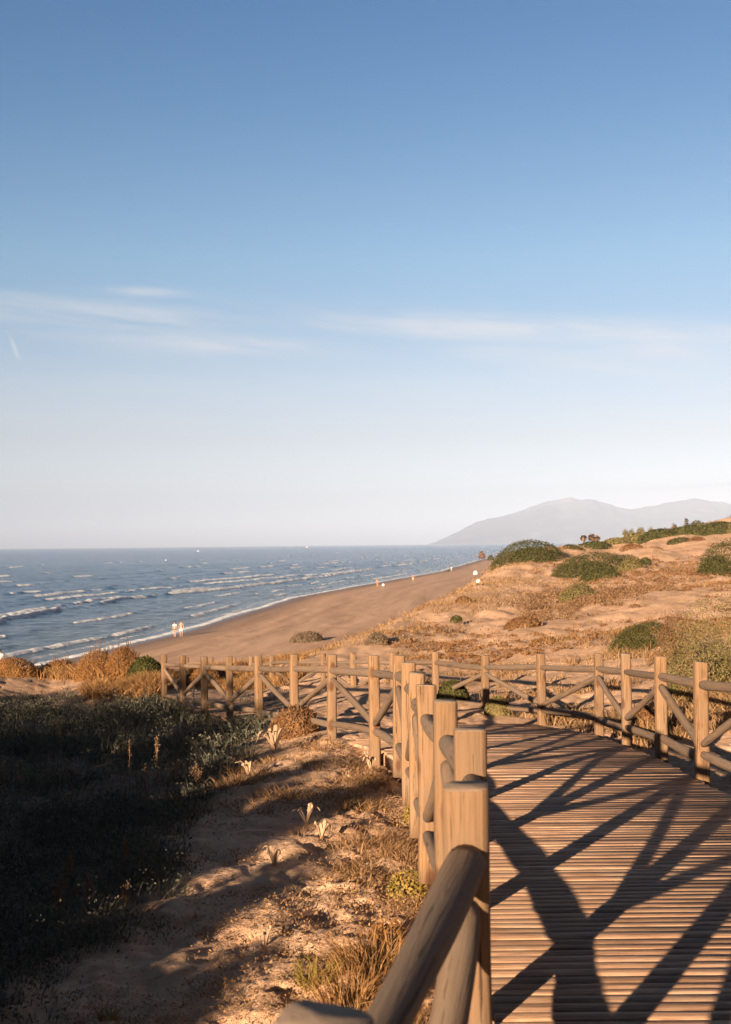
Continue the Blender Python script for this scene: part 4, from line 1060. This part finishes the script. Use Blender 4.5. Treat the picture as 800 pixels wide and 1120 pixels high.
# ---------------------------------------------------------------- tall shrubs out of frame at left: they cast the foreground shade
SD = np.array(sdir)
def shade_shrub(x, y, w_, top, label, n=7500):
    z = gz(x, y); h = top - z
    root = empty('tall_shrub', (x, y, z - 0.1), label, 'shrub', 'tall shrubs left of the boardwalk')
    V, F4 = dome_leaves(n, w_, w_ * 0.9, h, 0.16, 8, int(rng.integers(1 << 30)), 0.7)
    mesh_np('foliage', V, [F4], M['green'], root)
    V, F4 = dome_leaves(int(n * 0.9), w_ * 0.95, w_ * 0.85, h * 0.95, 0.36, 6, int(rng.integers(1 << 30)), 0.9)
    mesh_np('inner_foliage', V, [F4], M['green'], root)
    mb = MB()
    for i in range(9):
        a = rng.random() * 6.28; e = np.array([0.3 * w_ * math.cos(a), 0.3 * w_ * math.sin(a), h * 0.75])
        mb.tube([(0, 0, 0), e * 0.5 + (0, 0, 0.06 * h), e], [0.06, 0.04, 0.02], 6)
    mb.build('stems', M['bark'], root)
SD = np.array(sdir); HA = np.array([-4.9, -1.2]); HB = np.array([-16.5, 6.2])
def hedge_hit(u, v):
    """where the sun ray through a shade edge of the foreground crosses the shrub row -> (t along the row, height)"""
    x, y, z, d = gnd(u, v); e = HB - HA; nrm = np.array([-e[1], e[0]])
    t = ((HA - np.array([x, y])) @ nrm) / (SD[:2] @ nrm)
    p = np.array([x, y, z]) + SD * t
    return ((p[:2] - HA) @ e) / (e @ e), p[2]
HP = sorted(hedge_hit(*q) for q in [(120, 1085), (170, 1045), (215, 1005), (262, 960), (310, 920), (360, 888), (300, 862), (235, 838), (262, 812), (290, 790), (310, 772), (240, 766), (180, 766), (120, 764), (60, 764), (0, 764), (-60, 764)])
HT = np.array([h[0] for h in HP]); HZ = np.array([h[1] for h in HP])
print('HEDGE', np.round(HT, 2), np.round(HZ, 2))
LB = ['lowest shrub at the near end of the tall shrub row', 'narrow low shrub second from the near end of the shrub row', 'waist high shrub third from the near end of the shrub row', 'rounded shrub fourth from the near end of the shrub row',
      'wide shrub fifth from the near end of the shrub row', 'wide shrub sixth from the near end of the shrub row', 'taller shrub in the middle of the shrub row', 'tall dense shrub just past the middle of the shrub row',
      'tall dense shrub fifth from the far end of the shrub row', 'tall dense shrub fourth from the far end of the shrub row', 'tall dense shrub third from the far end of the shrub row', 'tall dense shrub second from the far end of the shrub row', 'last tall shrub at the far end of the shrub row']
for lb, t, w_ in zip(LB, (-0.02, 0.04, 0.12, 0.20, 0.29, 0.37, 0.46, 0.56, 0.67, 0.78, 0.90, 1.03, 1.16), (1.25, 1.5, 1.8, 1.9, 2.1, 2.2, 2.5, 2.8, 3.0, 3.2, 3.4, 3.6, 3.8)):
    p = HA + (HB - HA) * t
    top = float(np.interp(t, HT, HZ)) 
    zg = gz(p[0], p[1])
    shade_shrub(p[0], p[1], w_ * 1.15, zg + (top - zg) * (1.27 - 0.06 * min(1, t)), lb)

# ---------------------------------------------------------------- people on the beach
def skin_mesh(name, V, E, rad, root, mat, parent, sub=2):
    me = bpy.data.meshes.new(name); me.from_pydata([tuple(v) for v in V], E, []); o = bpy.data.objects.new(name, me); COL.objects.link(o)
    md = o.modifiers.new('skin', 'SKIN'); md.use_smooth_shade = True
    for i, r_ in enumerate(rad):
        sv = me.skin_vertices[0].data[i]; sv.radius = r_ if isinstance(r_, tuple) else (r_, r_); sv.use_root = (i == root)
    sb = o.modifiers.new('sub', 'SUBSURF'); sb.levels = sub; sb.render_levels = sub
    dg = bpy.context.evaluated_depsgraph_get(); ev = o.evaluated_get(dg)
    m2 = bpy.data.meshes.new_from_object(ev, depsgraph=dg); o.modifiers.clear(); o.data = m2; bpy.data.meshes.remove(me)
    m2.materials.clear(); m2.materials.append(mat)
    o.parent = parent
    return o
SKIN = plain('skin', (0.36, 0.21, 0.14), 0.6); WHITE = plain('white_cloth', (0.58, 0.57, 0.55), 0.9); HAIR = plain('dark_hair', (0.02, 0.014, 0.01), 0.6)
BLACK = plain('dark_cloth', (0.025, 0.025, 0.03), 0.9); RED = plain('red_cloth', (0.62, 0.06, 0.06), 0.85)
WROCK = plain('white_stone', (0.8, 0.78, 0.74), 0.9)
def person(u, v, yaw, label, step=0.12, long_hair=False, top=None, bottom=None, scale=1.0, arm=0.0, dress=False):
    x, y, z, d = gnd(u, v); z = gz(x, y)
    root = empty('person', (x, y, z), label, 'person'); root.rotation_euler[2] = yaw; root.scale = (scale,) * 3
    V = [(0, 0, .96), (0, .01, 1.12), (0, .015, 1.30), (0, 0, 1.45), (0, .01, 1.53), (0, .02, 1.62), (0, .0, 1.70)]
    r_ = [(.135, .10), (.12, .09), (.145, .10), (.07, .06), (.052, .052), (.082, .10), (.06, .075)]
    E = [(0, 1), (1, 2), (2, 3), (3, 4), (4, 5), (5, 6)]
    for s in (-1, 1):
        k = len(V)
        V += [(s * .17, 0, 1.41), (s * (.23 + arm * .1), -.02 + s * step * .3, 1.14), (s * (.25 + arm * .05), .06 + s * step * .5, .91), (s * .25, .08 + s * step * .5, .84)]
        r_ += [.055, .042, .028, (.035, .02)]; E += [(2, k), (k, k + 1), (k + 1, k + 2), (k + 2, k + 3)]
        for f in range(5):
            n = len(V); ox = (f - 2) * .016
            if f == 0: V += [(s * .25 - s * .0, .125 + s * step * .5, .85), (s * .245, .14 + s * step * .5, .82)]
            else: V += [(s * .25 + ox * .3, .08 + ox + s * step * .5, .79), (s * .245 + ox * .3, .085 + ox + s * step * .5, .755 + abs(f - 2.5) * .006)]
            r_ += [.009, .007]; E += [(k + 3, n), (n, n + 1)]
        k = len(V); fw = s * step
        V += [(s * .09, 0, .90), (s * .10, .04 - fw * .5, .50), (s * .10, -fw, .085), (s * .105, .13 - fw, .03)]
        r_ += [(.09, .095), .06, .04, (.042, .025)]; E += [(0, k), (k, k + 1), (k + 1, k + 2), (k + 2, k + 3)]
    skin_mesh('body', V, E, r_, 0, SKIN, root)
    mb = MB(); mb.ball((0, -.015, 1.665), (.095, .115, .10), 14, 9)
    if long_hair: mb.ball((0, -.075, 1.53), (.085, .05, .17), 12, 8)
    mb.build('hair', HAIR, root, True)
    if top:
        Vt = [(0, 0, 1.02), (0, .01, 1.14), (0, .015, 1.30), (0, 0, 1.41)]; rt = [(.155, .118), (.14, .108), (.165, .118), (.10, .08)]; Et = [(0, 1), (1, 2), (2, 3)]
        if long_hair and not dress: Vt[0] = (0, .012, 1.20); Vt[1] = (0, .012, 1.24)
        for s in (-1, 1):
            k = len(Vt); Vt += [(s * .175, 0, 1.40), (s * .215, -.012, 1.24)]; rt += [.068, .06]; Et += [(2, k), (k, k + 1)]
        skin_mesh('top', Vt, Et, rt, 0, top, root)
    if bottom:
        L_ = .56 if bottom is WHITE else .80
        Vb = [(0, 0, 1.01), (0, 0, .93)]; rb = [(.145, .115), (.155, .12)]; Eb = [(0, 1)]
        for s in (-1, 1):
            k = len(Vb); Vb += [(s * .09, 0, .88), (s * .105, .03 - s * step * .45, L_)]; rb += [(.105, .11), .088]; Eb += [(1, k), (k, k + 1)]
        skin_mesh('shorts', Vb, Eb, rb, 0, bottom, root)
    return root
person(191.5, 697, R(170), 'person with long dark hair and dark bottoms walking beside the one in white shorts', .10, True, WHITE, BLACK)
person(198.5, 696.5, R(185), 'bare-chested person in white shorts walking beside the dark haired one', -.12, False, None, WHITE, 1.04)
person(0.5, 735, R(20), 'person in a white shirt at the left picture edge, half hidden by grass', .12, False, WHITE, BLACK, 1.05)
person(413, 642, R(200), 'pale person standing at the water edge beside a white bag', .05, True, None, BLACK, 1.1)
person(452, 636, R(150), 'person in a red top farther along the water edge', .08, False, RED, WHITE, 1.0, 1.0)
person(494, 625, R(200), 'farthest person, dressed in white, beside a dark bag', .08, False, WHITE, WHITE, 1.0)

def lump(u, v, wpx, hpx, name, label, cat_, mat, seed, handles=True):
    x, y, z, d = gnd(u, v); w_ = wpx * d / FPX; h = hpx * d / FPX; z = gz(x, y)
    if handles:
        root = empty(name, (x, y, z), label, cat_)
        mb = MB(); mb.ball((0, 0, h * 0.40), (w_ / 2, w_ * 0.32, h * 0.42), 14, 10, seed, 0.16); mb.build('body', mat, root, True)
        for s in (-1, 1):
            t = np.linspace(0, math.pi, 9); mb = MB()
            mb.tube(np.stack([0.25 * w_ * np.cos(t), np.full(9, s * 0.12 * w_), h * (0.72 + 0.28 * np.sin(t))], 1), 0.02 * w_ + 0.008, 6); mb.build('handle', mat, root, True)
    else:
        mb = MB(); mb.ball((0, 0, h * 0.36), (w_ / 2, w_ * 0.45, h * 0.5), 9, 6, seed, 0.6)
        o = mb.build(name, mat, None, False, (x, y, z - 0.04 * h)); o.rotation_euler = (0, 0, seed * 0.7)
        tag(o, label, cat_, 'white stones on the dune edge')
lump(419.5, 641.5, 3.2, 3.2, 'beach_bag', 'white bag on the sand beside the pale standing person', 'bag', WHITE, 3)
lump(490.3, 625.5, 2.6, 2.2, 'beach_bag', 'dark bag on the sand beside the farthest person', 'bag', BLACK, 4)
lump(520.5, 628.5, 4.8, 4.6, 'white_rock', 'rounded white stone at the edge of the dune, uppermost', 'stone', WROCK, 5, False)
lump(523.5, 637, 5.4, 4.2, 'white_rock', 'larger jagged white stone just below the rounded one', 'stone', WROCK, 6, False)
lump(519.5, 640, 2.6, 2.0, 'white_rock', 'small white stone at the lower left of the jagged one', 'stone', WROCK, 7, False)
lump(546, 618, 2.2, 3.0, 'white_rock', 'small white stone below the dark domed bush', 'stone', WROCK, 8, False)

# ---------------------------------------------------------------- boats far out
HULL = plain('boat_white', (0.8, 0.8, 0.8), 0.4); GLASS = plain('boat_glass', (0.03, 0.04, 0.05), 0.15)
def boat(u, v, L_, label, sail=False, heading=0.3):
    r = ray(u, v); d = (SEA - EYE[2]) / r[2]; p = EYE + r * d
    root = empty('boat', (p[0], p[1], SEA), label, 'boat', 'white boats far out at sea'); root.rotation_euler[2] = heading
    secs = [(-0.5, .16, .02), (-0.2, .18, .0), (0.15, .165, .0), (0.38, .09, .02), (0.5, .008, .05)]
    V = []
    for (t, hw, zz) in secs:
        V += [(t * L_, -hw * L_, (.14 + zz) * L_), (t * L_, -hw * .6 * L_, -.04 * L_), (t * L_, hw * .6 * L_, -.04 * L_), (t * L_, hw * L_, (.14 + zz) * L_)]
    F4 = []
    for i in range(4):
        for j in range(4):
            k = (j + 1) % 4; F4.append((i * 4 + j, i * 4 + k, (i + 1) * 4 + k, (i + 1) * 4 + j))
    F4 += [(3, 2, 1, 0), (16, 17, 18, 19)]
    mb = MB(); mb.add(V, F4); mb.build('hull', HULL, root)
    mb = MB(); mb.box((-.05 * L_, 0, .22 * L_), (.17 * L_, .11 * L_, .08 * L_)); mb.build('cabin', HULL, root)
    mb = MB(); mb.box((.122 * L_, 0, .24 * L_), (.004 * L_, .09 * L_, .04 * L_)); mb.build('windscreen', GLASS, root)
    if sail:
        mb = MB(); mb.tube([(0.05 * L_, 0, .1 * L_), (0.05 * L_, 0, 1.25 * L_)], .012 * L_, 6); mb.build('mast', HULL, root)
        mb = MB(); mb.add([(0.03 * L_, 0, .3 * L_), (-.42 * L_, .05 * L_, .3 * L_), (0.03 * L_, 0, 1.2 * L_), (0.03 * L_, .02 * L_, .3 * L_), (-.42 * L_, .07 * L_, .3 * L_), (0.03 * L_, .02 * L_, 1.2 * L_)], (), [(0, 1, 2), (5, 4, 3)]); mb.build('sail', HULL, root)
boat(217, 603, 5.5, 'middle of the three far boats, a small white motorboat near the horizon', False, 0.4)
boat(182, 613, 2.0, 'nearest of the three far boats, a tiny white dinghy', False, 1.2)
boat(336, 599.2, 8.0, 'farthest of the three boats, a small white sailing boat at the horizon', True, 0.8)
print('SHADOW', [round(q, 1) for q in gnd(195, 697)], [round(q, 1) for q in gnd(413, 642)])
